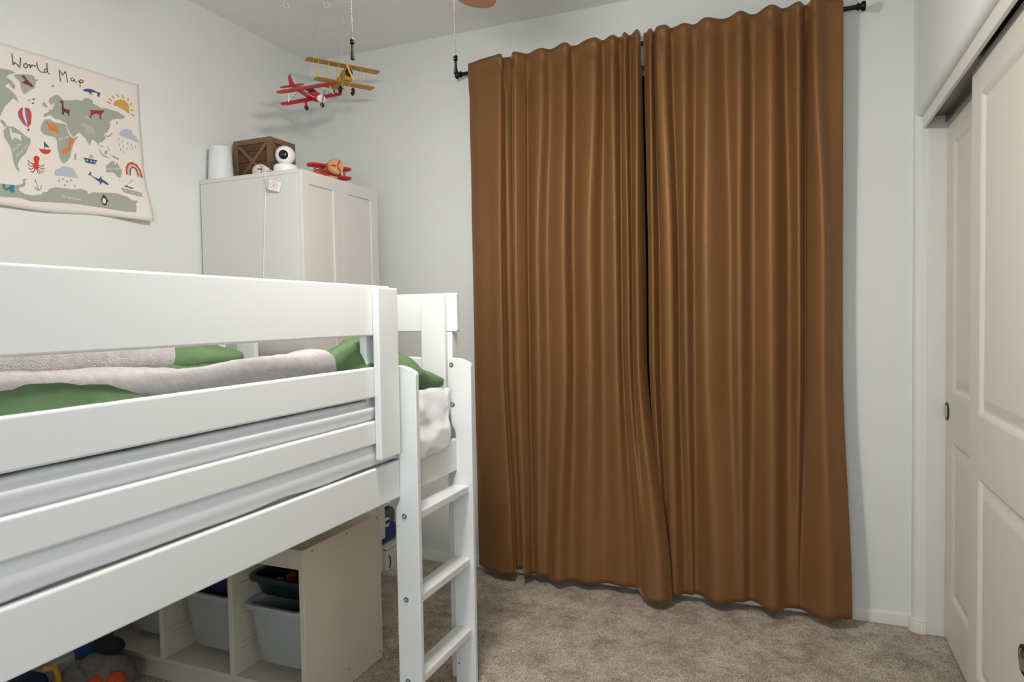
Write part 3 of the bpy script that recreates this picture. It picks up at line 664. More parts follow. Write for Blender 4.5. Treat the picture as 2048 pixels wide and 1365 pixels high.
# ------------------------------------------------------------------ white cabinet
CX0, CX1, CY0, CY1, CZ = -2.503, -1.949, 2.344, 2.912, 1.945
cab = thing('cabinet', 'tall white two-door cabinet between the bed and the curtains', 'cabinet', ((CX0+CX1)/2, (CY0+CY1)/2, 0))
obj('side_panel', box(CX0, CX1, CY0, CY0+.018, 0, CZ-.019, .0015), cab_m, cab)
obj('side_panel', box(CX0, CX1, CY1-.018, CY1, 0, CZ-.019, .0015), cab_m, cab)
obj('top_panel', box(CX0, CX1, CY0, CY1, CZ-.0185, CZ, .0015), cab_m, cab)
obj('back_panel', box(CX0, CX0+.008, CY0+.018, CY1-.018, .05, CZ-.019, 0), cab_m, cab)
obj('bottom_panel', box(CX0+.008, CX1-.002, CY0+.018, CY1-.018, .155, .173, 0), cab_m, cab)
obj('plinth', box(CX1-.05, CX1-.03, CY0+.018, CY1-.018, 0, .155, 0), cab_m, cab)
for y0, y1 in ((CY0+.001, 2.6165), (2.6195, CY1-.001)):
    d = obj('door', box(CX1+.002, CX1+.014, y0, y1, .180, CZ-.004, .001), cab_m, cab)
    for a in ((y0, y0+.046, .18, CZ-.004), (y1-.058, y1, .18, CZ-.004)): obj('door_stile', box(CX1+.0142, CX1+.021, a[0], a[1], a[2], a[3], .0012), cab_m, d)
    for a in ((.18, .24), (1.884, CZ-.004)): obj('door_rail', box(CX1+.0142, CX1+.021, y0+.046, y1-.058, a[0], a[1], .0012), cab_m, d)

# on top of the cabinet -------------------------------------------------
TZ = CZ
o = obj('lampshade_cup', lathe([(.0, 0), (.055, 0), (.0565, .003), (.056, .012), (.0475, .152), (.046, .156), (.042, .156), (.041, .152), (0, .150)], 40, 2, (-2.445, 2.412, TZ)), mat('matt_white_plastic', rgb(226, 231, 232), .5), smooth=50)
tag(o, 'white tapered pot standing upside down in the cabinet corner by the left wall', 'pot'); o.name = 'upturned_pot'
cw = mat('crate_wood', rgb(98, 66, 44), .7, var=.35, scale=16, stretch=(2, 2, 14), bump=.3, bscale=60)
cw2 = mat('crate_board_wood', rgb(124, 98, 70), .7, var=.30, scale=18, stretch=(3, 3, 9), bump=.3, bscale=60)
KX0, KX1, KY0, KY1, KZ = -2.482, -2.256, 2.530, 2.702, .215
cr = thing('wooden_crate', 'brown wooden toy crate with crossed braces on top of the white cabinet', 'crate', ((KX0+KX1)/2, (KY0+KY1)/2, TZ))
L = KX1-KX0
for k in range(4):
    M = Matrix.Translation(((KX0+KX1)/2, (KY0+KY1)/2, TZ)) @ Matrix.Diagonal((1, .76, 1, 1)) @ Matrix.Rotation(k*PI/2, 4, 'Z')
    h = L/2
    def put(nm, bm, m): obj(nm, xf(bm, M), m, cr)
    for q in range(4): put('plank', box(-h+.012, h-.012, -h+.009, -h+.016, .004+q*.052, .004+q*.052+.050, .0012), cw)
    put('frame_board', box(-h, -h+.024, -h, -h+.0088, 0, KZ, .0015), cw2); put('frame_board', box(h-.024, h-.009, -h, -h+.0088, 0, KZ, .0015), cw2)
    put('frame_board', box(-h+.0242, h-.0242, -h, -h+.0088, KZ-.024, KZ, .0015), cw2); put('frame_board', box(-h+.0242, h-.0242, -h, -h+.0088, 0, .024, .0015), cw2)
    w_, hh = L-.050, KZ-.050; a = math.atan2(hh, w_); ln = math.hypot(w_, hh)
    for s, dp in ((1, .0), (-1, .0022)):
        bm = box(-ln/2+.004, ln/2-.004, -h+.002+dp, -h+.0088, -.008, .008, .001)
        put('brace', xf(xf(bm, Matrix.Rotation(-s*a, 4, 'Y')), Matrix.Translation((0, 0, KZ/2))), cw2)
put('crate_lid', box(-h+.002, h-.002, -h+.002, h-.002, KZ-.006, KZ-.001, .001), cw)
# baby monitor camera
mw = mat('gloss_white_plastic', rgb(235, 237, 240), .22); mb = mat('gloss_black', rgb(14, 13, 15), .12)
CMX, CMY = -2.058, 2.398
cm = thing('baby_monitor', 'round white camera with black lens on a puck base on the cabinet corner', 'camera', (CMX, CMY, TZ))
obj('base', lathe([(0, 0), (.049, 0), (.051, .003), (.051, .024), (.047, .032), (.036, .036), (0, .037)], 36, 2, (CMX, CMY, TZ)), mw, cm, smooth=50)
obj('neck', lathe([(.016, .02), (.013, .032), (.016, .042)], 20, 2, (CMX, CMY, TZ)), mw, cm, smooth=50)
hd = obj('head', ball((CMX, CMY, TZ+.076), .042, 36, 24), mw, cm, smooth=80)
ld = (Vector((0, 0, CAM_H+.25))-Vector((CMX, CMY, TZ+.076))).normalized(); ld = (ld+Vector((-.20, -.08, .04))).normalized()
Mq = Matrix.Translation(Vector((CMX, CMY, TZ+.076))+ld*.0375) @ ld.to_track_quat('Z', 'Y').to_matrix().to_4x4()
obj('lens_window', xf(lathe([(0, .0058), (.010, .0052), (.0185, .0022), (.0205, -.001), (.0205, -.004)], 32), Mq), mb, hd, smooth=60)
obj('lens', xf(lathe([(0, .0072), (.006, .0062), (.0075, .0050)], 20), Mq), mat('lens_glass', rgb(48, 40, 52), .08), hd, smooth=60)
pts = [(CMX-.042, CMY-.02, TZ+.006), (CMX-.060, 2.372, TZ+.012), (CMX-.070, 2.352, TZ+.010), (-2.122, 2.339, TZ-.012), (-2.123, 2.339, TZ-.10), (-2.130, 2.339, 1.72), (-2.140, 2.339, 1.60), (-2.148, 2.339, 1.47), (-2.160, 2.339, 1.33), (-2.177, 2.339, 1.18), (-2.19, 2.339, 1.0), (-2.20, 2.339, .6), (-2.21, 2.339, .3)]
obj('power_cord', tube(pts, .0016, 8), mw, cm, smooth=True)
coil = [(CMX-.085+.020*math.cos(k*.9)*(1-.01*k), 2.372+.012*math.sin(k*.9), TZ+.004+.0009*k+.006*math.sin(k*.45)**2) for k in range(28)]
obj('cord_coil', tube(coil, .0022, 6), mw, cm, smooth=True)
# tag on the cord
tg = thing('paper_tag', 'small white folded tag with a red ring print against the cabinet side', 'tag', (-2.07, 2.335, 1.852))
bm = bmesh.new(); q = [[(-2.112, 2.331, 1.917), (-2.079, 2.320, 1.905), (-2.030, 2.336, 1.889)], [(-2.110, 2.331, 1.874), (-2.083, 2.320, 1.862), (-2.041, 2.336, 1.851)]]
v = [[bm.verts.new(p) for p in r_] for r_ in q]
for k in range(2): bm.faces.new((v[0][k], v[0][k+1], v[1][k+1], v[1][k]))
tp = obj('tag_paper', bm, mat('paper', rgb(232, 230, 228), .8), tg); md = tp.modifiers.new('thickness', 'SOLIDIFY'); md.thickness = .0008
def tagpt(u, v_): 
    a = Vector(q[0][1]).lerp(Vector(q[0][2]), u); b = Vector(q[1][1]).lerp(Vector(q[1][2]), u); p = a.lerp(b, v_); return p+Vector((-.0003, -.0014, 0))
obj('red_ring', tube([tagpt(.42+.30*math.cos(k*PI/10), .50+.36*math.sin(k*PI/10)) for k in range(21)], .0007, 5), mat('ink_red_tag', rgb(196, 92, 86), .8), tp)
obj('red_scribble', tube([tagpt(.30+.05*k, .5+.2*(-1)**k) for k in range(6)], .0006, 5), mat('ink_red_tag', rgb(196, 92, 86), .8), tp)
# baseball
bb = thing('baseball', 'scuffed cream baseball with red stitching beside the wooden crate', 'ball', (-2.262, 2.468, TZ))
bc = Vector((-2.262, 2.468, TZ+.037))
obj('cover', ball(bc, .037, 28, 18), mat('ball_leather', rgb(226, 210, 190), .6, var=.10, scale=40), bb, smooth=80)
st_m = mat('red_thread', rgb(170, 60, 50), .7)
RB = Euler((.3, .5, .9)).to_matrix()
seam = []
for k in range(61):
    t_ = 2*PI*k/60; p = Vector((math.cos(t_)+.44*math.cos(3*t_)*.5, math.sin(t_)-.44*math.sin(3*t_)*.5, .9*math.sin(2*t_)*.9)).normalized()
    seam.append(bc+RB @ p*.0372)
obj('stitching', tube(seam, .0014, 6, cap=False), st_m, bb, smooth=True)
mk = RB
md_ = Vector((.55, -.80, .16)).normalized()
for s in (-.010, .004, .014):
    p = bc+(md_+Vector((s*14, s*8, 0))).normalized()*.0371
    obj('ink_mark', ball(p, .0045, 10, 6, (1, .6, .7)), mb, bb)
# wooden toy biplane
rd = mat('red_lacquer', rgb(196, 34, 34), .4); wd_m = mat('beech', rgb(205, 158, 112), .55, var=.12, scale=20, stretch=(2, 12, 2))
tp_ = thing('toy_biplane', 'red and natural wood toy biplane standing on the white cabinet', 'toy plane', (-1.985, 2.612, TZ), rot=(0, 0, math.radians(66)))
body = lathe([(0, -.02), (.014, -.02), (.022, .02), (.0300, .060), (.0300, .085)], 24, 1); body = xf(body, Matrix.Rotation(PI, 4, 'Z'))
obj('fuselage', xf(body, Matrix.Translation((0, .045, .054))), wd_m, tp_, smooth=50)
obj('nose', xf(lathe([(.0305, 0), (.0355, .002), (.0355, .022), (.0325, .027), (0, .0275)], 28, 1), Matrix.Translation((0, -.040, .054)) @ Matrix.Rotation(PI, 4, 'Z')), wd_m, tp_, smooth=50)
for yy in (-.031, -.026): obj('red_band', xf(lathe([(.0303, -.0016), (.0312, 0), (.0303, .0016)], 28, 1), Matrix.Translation((0, yy, .054))), rd, tp_)
def wing(x, c, z, th, y=0.0):
    p = [(-x, -c*.28), (-x+.012, -c*.5), (x-.012, -c*.5), (x, -c*.28), (x, c*.28), (x-.012, c*.5), (-x+.012, c*.5), (-x, c*.28)]
    return prism([(a, b+y) for a, b in p], 2, z, z+th, .001)
obj('upper_wing', wing(.105, .060, .056, .010, .004), rd, tp_); obj('lower_wing', wing(.105, .060, .014, .010, .004), rd, tp_)
for x in (-.075, -.050, .050, .075): obj('strut', xf(lathe([(.0052, .0242), (.0052, .0558)], 10), Matrix.Translation((x, .000, 0))), rd, tp_)
pr = obj('propeller', xf(lathe([(0, -.004), (.004, -.003), (.004, 0)], 12, 1), Matrix.Translation((0, -.0675, .054))), steel_m, tp_)
for k in range(3):
    bm = box(-.0032, .0032, -.0015, .0015, .006, .030, .0008); obj('blade', xf(bm, Matrix.Translation((0, -.069, .054)) @ Matrix.Rotation(k*2*PI/3+.5, 4, 'Y')), rd, pr)
obj('gear_block', box(-.020, .020, -.030, .010, .004, .0158, .002), wd_m, tp_)
for x in (-.024, .024): obj('wheel', xf(lathe([(.006, -.004), (.012, -.004), (.012, .004), (.006, .004)], 18, 0), Matrix.Translation((x, -.010, .012))), wd_m, tp_, smooth=50)
obj('tail_wing', wing(.036, .024, .050, .005, .060), rd, tp_); obj('fin', prism([(.050, .054), (.072, .054), (.074, .084), (.064, .084)], 0, -.003, .003, .0008), rd, tp_)
obj('tail_skid', box(-.004, .004, .050, .062, 0, .036, .001), wd_m, tp_)

# ------------------------------------------------------------------ ceiling hooks and hanging planes
hk_m = mat('hook_white', rgb(228, 232, 230), .35)
def hook(x, y, rz, label):
    t = thing('ceiling_hook', label, 'hook', (x, y, ZC), 'white cup hooks screwed into the ceiling')
    obj('flange', lathe([(0, 0), (.008, 0), (.007, -.003), (.003, -.004)], 16, 2, (x, y, ZC)), hk_m, t)
    pts = [(0, 0, 0), (0, 0, -.012)]+[(.011-.011*math.cos(a), 0, -.022-.011*math.sin(a)) for a in [i*1.45*PI/12 for i in range(13)]]
    R = Matrix.Translation((x, y, ZC)) @ Matrix.Rotation(rz, 4, 'Z')
    obj('hook_wire', xf(tube(pts, .0019, 8), R), hk_m, t, smooth=True)
hook(-2.128, 2.500, 1.0, 'white ceiling hook nearest the left wall'); hook(-1.962, 2.570, .7, 'white ceiling hook in the middle, cut by the top of the picture'); hook(-1.992, 2.748, 1.8, 'white ceiling hook above the yellow plane')
thr = mat('thread', rgb(225, 228, 228), .5)
# yellow wooden biplane
yw = mat('yellow_ply', rgb(196, 150, 62), .55, var=.12, scale=30, stretch=(3, 14, 3)); yl = mat('pale_strut_wood', rgb(232, 188, 104), .5); rub = mat('tyre_rubber', rgb(30, 28, 27), .7)
yp = thing('hanging_biplane', 'yellow wooden model biplane hanging from the ceiling near the corner', 'model plane', (-1.990, 2.745, 2.513), 'model planes hung from the ceiling', rot=(0, 0, .986))
def ywing(x, c, z, y=0):
    p = [(-x+.010, -c/2), (x-.010, -c/2), (x, -c/2+.010), (x-.002, c/2), (-x+.002, c/2), (-x, -c/2+.010)]
    return prism([(a, b+y) for a, b in p], 2, z, z+.004, .0012)
obj('upper_wing', ywing(.180, .054, -.002), yw, yp); obj('lower_wing', ywing(.146, .054, -.088, -.008), yw, yp)
for x in (-.128, -.080, -.030, .030, .080, .122):
    for y in (-.019, .019): obj('strut', tube([(x, y-.006, -.0842), (x, y, -.0018)], .0016, 8), yl, yp)
bm = prism([(-.060, -.084), (-.064, -.040), (-.050, -.030), (-.010, -.032), (.030, -.044), (.160, -.058), (.160, -.070), (.020, -.0838)], 0, -.017, .017, .003)
for v in bm.verts:
    if v.co.y > .05: v.co.x *= 1-.7*(v.co.y-.05)/.11
obj('fuselage', bm, yw, yp)
obj('cockpit_rim', xf(lathe([(.008, 0), (.011, 0), (.011, .003), (.008, .003)], 16), Matrix.Translation((0, .022, -.043))), rub, yp)
obj('engine_ring', xf(lathe([(.007, 0), (.0165, 0), (.0185, .006), (.0165, .010), (.008, .010)], 24, 1), Matrix.Translation((0, -.072, -.052))), rub, yp, smooth=50)
obj('engine_hub', xf(lathe([(0, 0), (.007, .002), (.0075, .012)], 16, 1), Matrix.Translation((0, -.078, -.052))), steel_m, yp, smooth=50)
bm = box(-.0045, .0045, -.0012, .0012, -.040, .040, .001)
obj('propeller', xf(bm, Matrix.Translation((0, -.080, -.052)) @ Matrix.Rotation(-.42, 4, 'Y')), yl, yp)
for x in (-.031, .031):
    w_ = obj('wheel', xf(lathe([(.010, -.004), (.0150, -.005), (.0178, -.003), (.0178, .003), (.0150, .005), (.010, .004)], 24, 0), Matrix.Translation((x, -.030, -.126))), rub, yp, smooth=50)
    obj('wheel_disc', xf(lathe([(0, -.003), (.0108, -.003), (.0108, .003), (0, .003)], 18, 0), Matrix.Translation((x, -.030, -.126))), yl, w_)
    obj('gear_leg', tube([(x*.8, -.030, -.126), (x*.45, -.020, -.0845)], .0018, 8), yl, yp)
obj('axle', tube([(-.031, -.030, -.126), (.031, -.030, -.126)], .0015, 8), yl, yp)
obj('tail_plane', ywing(.055, .034, -.062, .148), yw, yp); obj('tail_fin', prism([(.128, -.058), (.166, -.058), (.170, -.022), (.152, -.018)], 0, -.0015, .0015), yw, yp)
obj('tail_wheel', xf(lathe([(.002, -.002), (.007, -.002), (.007, .002), (.002, .002)], 14, 0), Matrix.Translation((0, .140, -.082))), rub, yp)
obj('tail_leg', tube([(0, .140, -.082), (0, .132, -.066)], .0013, 6), yl, yp)
obj('thread', tube([(-.012, .0, .002), (-.004, .004, .10), (0, .003, .208)], .0007, 5), thr, yp)
# red model biplane
rm = mat('red_model_paint', rgb(176, 28, 40), .35); wm = mat('white_model_paint', rgb(228, 228, 226), .4); gl = mat('cockpit_glass', rgb(24, 34, 30), .1)
rp = thing('hanging_biplane', 'red and white model biplane hanging in front of the yellow one', 'model plane', (-2.009, 2.503, 2.3405), 'model planes hung from the ceiling', rot=(0, 0, 0))
rp.rotation_mode = 'YXZ'; rp.rotation_euler = (.416, -.399, 1.391)
def rwing(x, c, z, y=0.0):
    n = 9; pts = []
    for k in range(n): a = -PI/2+PI*k/(n-1); pts.append((x-.030+.030*math.cos(a), y+c/2*math.sin(a)))
    for k in range(n): a = PI/2+PI*k/(n-1); pts.append((-x+.030+.030*math.cos(a), y+c/2*math.sin(a)))
    return prism(pts, 2, z, z+.006, .0022)
obj('upper_wing', rwing(.1625, .040, -.003), rm, rp, smooth=40); obj('lower_wing', rwing(.1640, .040, -.047, -.024), rm, rp, smooth=40)
bm = bmesh.new(); rings = []
for y, w_, zb, zt in ((-.084, .0175, -.046, -.010), (-.070, .020, -.049, -.008), (-.040, .020, -.050, -.004), (-.012, .019, -.050, .000), (.030, .016, -.044, -.004), (.080, .010, -.034, -.010), (.128, .0035, -.024, -.012)):
    cz, hz = (zb+zt)/2, (zt-zb)/2
    rings.append([bm.verts.new((w_*math.cos(a), y, cz+hz*math.sin(a))) for a in [2*PI*k/16 for k in range(16)]])
for a, b in zip(rings, rings[1:]):
    for k in range(16): bm.faces.new((a[k], a[(k+1) % 16], b[(k+1) % 16], b[k]))
bm.faces.new(rings[0]); bm.faces.new(rings[-1]); bmesh.ops.recalc_face_normals(bm, faces=bm.faces[:])
obj('fuselage', bm, rm, rp, smooth=60)
obj('windscreen', xf(ball((0, 0, 0), 1, 16, 10, (.0165, .020, .012)), Matrix.Translation((0, -.030, -.0105))), gl, rp, smooth=80)
obj('cowl', xf(lathe([(.0115, -.006), (.0150, -.007), (.0172, 0), (.0180, .014), (.0175, .016)], 28, 1), Matrix.Translation((0, -.092, -.028))), wm, rp, smooth=50)
obj('engine', xf(lathe([(0, -.002), (.0120, -.002), (.0120, .006)], 24, 1), Matrix.Translation((0, -.092, -.028))), bolt_m, rp)
obj('spinner', xf(lathe([(0, -.012), (.005, -.009), (.0065, -.002), (.0065, 0)], 16, 1), Matrix.Translation((0, -.094, -.028))), steel_m, rp, smooth=60)
bm = box(-.003, .003, -.001, .001, .006, .036, .0008); join(bm, box(-.003, .003, -.001, .001, -.036, -.006, .0008))
obj('propeller', xf(bm, Matrix.Translation((0, -.100, -.028)) @ Matrix.Rotation(.30, 4, 'Y')), steel_m, rp)
for s in (-1, 1):
    obj('side_stripe', tube([(s*.0206, -.070, -.024), (s*.0205, -.030, -.020), (s*.017, .022, -.016), (s*.011, .075, -.018)], .0012, 6), wm, rp)
    obj('strut', tube([(s*.110, -.012, -.003), (s*.122, -.020, -.041)], .0022, 8), wm, rp)
    obj('cabane_strut', tube([(s*.035, -.010, -.003), (s*.018, -.022, -.012)], .0018, 8), wm, rp)
    for a in ((.045, .118, -.003, -.041),): obj('wing_wire', tube([(s*a[0], 0, a[2]), (s*a[1], -.022, a[3])], .0008, 5), rub, rp)
    obj('gear_leg', tube([(s*.040, -.030, -.047), (s*.043, -.034, -.070)], [.006, .0045], 10), rm, rp)
    obj('wheel', xf(lathe([(.003, -.003), (.011, -.003), (.012, 0), (.011, .003), (.003, .003)], 18, 0), Matrix.Translation((s*.043, -.036, -.074))), rub, rp, smooth=50)
obj('tail_plane', xf(rwing(.066, .030, 0, 0), Matrix.Translation((0, .118, -.020)) @ Matrix.Diagonal((1, 1, .5, 1))), rm, rp)
obj('tail_fin', prism([(.096, -.014), (.138, -.020), (.142, .012), (.134, .028), (.126, .030), (.114, .006)], 0, -.0018, .0018, .0006), rm, rp)
top = Vector((-1.962, 2.570, ZC-.032)); Rr = Matrix.Translation(rp.location) @ Euler((.416, -.399, 1.391), 'YXZ').to_matrix().to_4x4()
bpy.context.view_layer.update()
lt = Rr.inverted() @ top
obj('thread', tube([(0, 0, .003), tuple(lt*.5), tuple(lt)], .00035, 5), thr, rp)

# ------------------------------------------------------------------ ceiling fan with its light kit (mostly above the frame)
fb = mat('fan_bronze', rgb(52, 42, 36), .4, metal=.7); bl_m = mat('fan_blade_oak', rgb(140, 96, 64), .5, var=.2, scale=10, stretch=(1, 6, 6))
fan = thing('ceiling_fan', 'ceiling fan with brown blades and two pull chains at the top edge', 'ceiling fan', (FAN.x, FAN.y, ZC))
fx, fy = FAN.x, FAN.y
obj('canopy', lathe([(0, 0), (.070, 0), (.068, -.02), (.04, -.05), (.02, -.06), (.015, -.062)], 28, 2, (fx, fy, ZC)), fb, fan, smooth=50)
obj('downrod', lathe([(.013, -.06), (.013, -.34)], 14, 2, (fx, fy, ZC)), fb, fan, smooth=True)
obj('motor', lathe([(0, .12), (.05, .115), (.095, .09), (.11, .05), (.105, .015), (.07, -.005), (.06, -.05), (.035, -.065), (0, -.066)], 32, 2, (fx, fy, FAN.z)), fb, fan, smooth=50)
ang0 = math.atan2(.660, -.095)
for k in range(5):
    a = ang0+k*2*PI/5; M = Matrix.Translation((fx, fy, FAN.z)) @ Matrix.Rotation(a, 4, 'Z') @ Matrix.Rotation(.16, 4, 'X')
    pts = [(.17, -.045), (.60, -.066)]+[(.61+.065*math.cos(t_), .066*math.sin(t_)) for t_ in [-PI/2+PI*i/10 for i in range(11)]]+[(.60, .066), (.17, .045)]
    obj('blade', xf(prism(pts, 2, 0, .006, .001), M), bl_m, fan)
    obj('blade_iron', xf(box(.09, .22, -.016, .016, .006, .011, .002), M), fb, fan)
gm = mat('frosted_shade', rgb(240, 240, 235), .4, emit=2.5)
for k in range(3):
    a = ang0+PI/3+k*2*PI/3; cx, cy = fx+.085*math.cos(a), fy+.085*math.sin(a)
    s_ = obj('glass_shade', lathe([(.018, 0), (.030, -.012), (.042, -.045), (.050, -.078), (.048, -.078), (.040, -.045), (.028, -.014), (.016, -.002)], 24, 2, (cx, cy, FAN.z-.065)), gm, fan, smooth=50)
    obj('lamp_holder', lathe([(0, .02), (.018, .015), (.018, -.004), (0, -.005)], 16, 2, (cx, cy, FAN.z-.062)), fb, s_)
    lamp('fan_bulb', 'POINT', (cx, cy, FAN.z-.150), LAMP_W, (1.0, .96, .90), shadow_soft_size=.045)
ch_m = mat('chain_brass', rgb(104, 88, 80), .95, spec=0)
for cx, cy, zt, zb in ((-.990, 1.403, 1.981, 1.931), (-.759, 1.498, 1.937, 1.893)):
    bm = bmesh.new(); n = int((2.27-zt)/.0042)
    for k in range(n):
        t_ = k/n; p = Vector((cx, cy, zt)).lerp(Vector((cx, cy, 2.27)), t_)
        g_ = bmesh.new(); bmesh.ops.create_icosphere(g_, subdivisions=1, radius=.0013); xf(g_, Matrix.Translation(p)); join(bm, g_)
    c_ = obj('pull_chain', bm, ch_m, fan)
    obj('pull_knob', lathe([(0, .002), (.0035, .001), (.0055, -.002), (.0055, -.006), (.0042, -.008), (.0058, -.010), (.0052, -.012), (.0032, -.0135), (.0036, -.025), (.0052, zb-zt+.002), (.0052, zb-zt), (0, zb-zt-.001)], 16, 2, (cx, cy, zt)), mat('dark_knob', rgb(24, 22, 23), .8, spec=.08), c_, smooth=50)

# ------------------------------------------------------------------ toy storage under the bed
SX1, SX0, SY0, SY1, SH = -1.462, -2.462, 1.732, 2.172, .555
st = thing('storage_unit', 'low white storage frame with plastic tubs under the loft bed', 'storage unit', ((SX0+SX1)/2, (SY0+SY1)/2, 0))
for x0, x1 in ((SX1-.020, SX1), (SX0, SX0+.020)): obj('side_panel', box(x0, x1, SY0, SY1, 0, SH, .0015), tro_m, st)
DV = ((-1.7875, -1.7675), (-2.118, -2.098))
obj('top_panel', box(SX0+.020, SX1-.020, SY0+.02, SY1, SH-.022, SH-.004, .001), tro_m, st)
obj('front_apron', box(SX0+.020, SX1-.020, SY0+.002, SY0+.020, SH-.066, SH-.001, .001), tro_m, st)
obj('base_panel', box(SX0+.020, SX1-.020, SY0+.004, SY1, .066, .084, .001), tro_m, st)
obj('base_apron', box(SX0+.020, SX1-.020, SY0+.010, SY0+.026, 0, .066, .001), tro_m, st)
obj('back_rail', box(SX0+.020, SX1-.020, SY1-.014, SY1, .084, SH-.022, 0), tro_m, st)
for x0, x1 in DV: obj('divider', box(x0, x1, SY0, SY1-.014, .084, SH-.066, .0015), tro_m, st)
edges = [SX1-.020, DV[0][1], DV[0][0], DV[1][1], DV[1][0], SX0+.020]
for k in range(0, 6, 2):
    for z in (.165, .185, .285, .305, .392):
        for x, s in ((edges[k], -1), (edges[k+1], 1)):
            obj('runner', box(min(x, x+s*.005), max(x, x+s*.005), SY0+.03, SY1-.03, z-.003, z+.003, .0008), tro_m, st)
for y, z in ((1.777, .54), (1.963, .543), (2.150, .544), (1.958, .055), (2.150, .030), (1.777, .05)):
    obj('screw', lathe([(0, .0006), (.0030, .0006), (.0032, -.001)], 10, 0, (SX1, y, z)), mat('screw_dark', rgb(70, 58, 48), .6), st)
def ring(hx, hy, r, n=5):
    out = []
    for cx, cy, a0 in ((hx-r, hy-r, 0), (-hx+r, hy-r, PI/2), (-hx+r, -hy+r, PI), (hx-r, -hy+r, 1.5*PI)):
        for i in range(n): a = a0+PI/2*i/(n-1); out.append((cx+r*math.cos(a), cy+r*math.sin(a)))
    return out
def tub(xc, y0, z0, z1, m, label, w=.262, d=.36, taper=.036, group='plastic tubs in the storage unit', lip=.016):
    bm = bmesh.new(); yc = y0+d/2; R = []
    def add(hx, hy, z, r): R.append([bm.verts.new((xc+p[0], yc+p[1], z)) for p in ring(hx, hy, r)])
    hx, hy = w/2, d/2; tb = taper
    add(hx-tb-.012, hy-tb-.012, z0, .020); add(hx-tb, hy-tb, z0+.012, .030); add(hx-lip, hy-lip, z1-.018, .035); add(hx-.002, hy-.002, z1-.018, .040); add(hx, hy, z1-.010, .040); add(hx-.003, hy-.003, z1, .040)
    add(hx-lip-.001, hy-lip-.001, z1-.001, .035); add(hx-lip-.004, hy-lip-.004, z1-.02, .034); add(hx-tb-.004, hy-tb-.004, z0+.014, .028)
    for a, b in zip(R, R[1:]):
        for k in range(len(a)): bm.faces.new((a[k], a[(k+1) % len(a)], b[(k+1) % len(a)], b[k]))
    bm.faces.new(R[0]); bm.faces.new(R[-1]); bmesh.ops.recalc_face_normals(bm, faces=bm.faces[:])
    return tag(obj('storage_tub', bm, m, smooth=45), label, 'tub', group)
tw = mat('milky_plastic', rgb(168, 172, 170), .35, spec=.4)
c1, c2, c3 = (edges[0]+edges[1])/2, (edges[2]+edges[3])/2, (edges[4]+edges[5])/2
W_ = edges[0]-edges[1]-.012
tub(c1, 1.757, .112, .329, tw, 'milky white deep tub nearest the ladder side of the storage unit', w=W_)
tub(c2, 1.768, .112, .329, tw, 'milky white deep tub in the middle bay of the storage unit', w=W_)
tub(c3, 1.775, .112, .329, tw, 'milky white deep tub in the shadowed bay next to the left wall', w=W_)
tg_ = mat('green_clear_plastic', rgb(52, 92, 80), .18, trans=.75)
tub(c1, 1.782, .342, .418, tg_, 'shallow green see-through tub above the deep white one', w=W_, d=.34, taper=.03)
cols = (('yellow', (226, 186, 40)), ('orange', (206, 112, 40)), ('red', (176, 40, 44)), ('blue', (44, 70, 140)), ('brown', (120, 84, 44)), ('teal', (44, 110, 110)))
k = 0
for nm, c in cols:
    for rep in range(2):
        x = c1-.088+.016*k; y = 1.835+.045*((k*5) % 4); z = .3575
        bm = box(-.011, .011, -.016, .016, 0, .018+.004*(k % 3), .003)
        for sx in (-.005, .005):
            for sy in (-.009, 0, .009): join(bm, lathe([(.0022, 0), (.0022, .002), (0, .002)], 8, 2, (sx, sy, .018+.004*(k % 3))))
        xf(bm, Matrix.Translation((x, y, z)))
        o = obj('toy_brick', bm, mat('toy_'+nm, rgb(*c), .4))
        tag(o, '%s toy brick in the shallow green tub, %s' % (nm, 'the left of the two' if rep == 0 else 'the right of the two'), 'toy brick', 'toy bricks in the green tub'); k += 1
def lump(s): 
    def f(p, n): return p+n*.012*nz(p.x, p.y, p.z+s, 14)
    return f
nv = mat('navy_plush', rgb(34, 40, 74), .95, bump=.8, bscale=220, bdist=.003)
o = obj('plush_heap', soft(c2-.085, c2+.085, 1.835, 2.06, .20, .375, .06, .015, lump(1)), nv, smooth=70); tag(o, 'dark navy soft toy filling the tub of the middle bay', 'soft toy'); o.name = 'soft_toy'
bk = mat('dark_cloth', rgb(26, 25, 32), .9, bump=.4, bscale=160)
t = thing('folded_bag', 'black folded bag with a white printed patch behind the green tub', 'bag', (c1, 2.09, .350))
tb_ = obj('bag_body', soft(c1-.11, c1+.11, 2.128, 2.150, .345, .478, .010, .012, None), bk, t, smooth=60)
obj('printed_patch', box(c1-.005, c1+.030, 2.1265, 2.1285, .446, .470, 0), mat('patch_grey', rgb(150, 150, 150), .8), tb_)

# soft toys on the carpet in front of the unit
gp = mat('grey_plush', rgb(120, 112, 108), .97, var=.25, scale=60, bump=1.0, bscale=240, bdist=.004); orp = mat('orange_plush', rgb(196, 78, 42), .95, var=.15, scale=50, bump=.8, bscale=220, bdist=.003)
pl = thing('plush_bird', 'grey plush toy with orange feet lying on the carpet under the bed', 'soft toy', (-2.17, 1.57, 0))
def plushy(c, s, seed):
    bm = ball((0, 0, 0), 1, 32, 20)
    for v in bm.verts: v.co += v.co.normalized()*.05*noise.noise(v.co*3+Vector((seed, 0, 0))); v.co = Vector((v.co.x*s[0], v.co.y*s[1], v.co.z*s[2]))
    return xf(bm, Matrix.Translation(c))
obj('body', plushy((-2.215, 1.590, .078), (.115, .085, .074), 1), gp, pl, smooth=80)
obj('head', plushy((-2.305, 1.560, .065), (.055, .060, .058), 4), gp, pl, smooth=80)
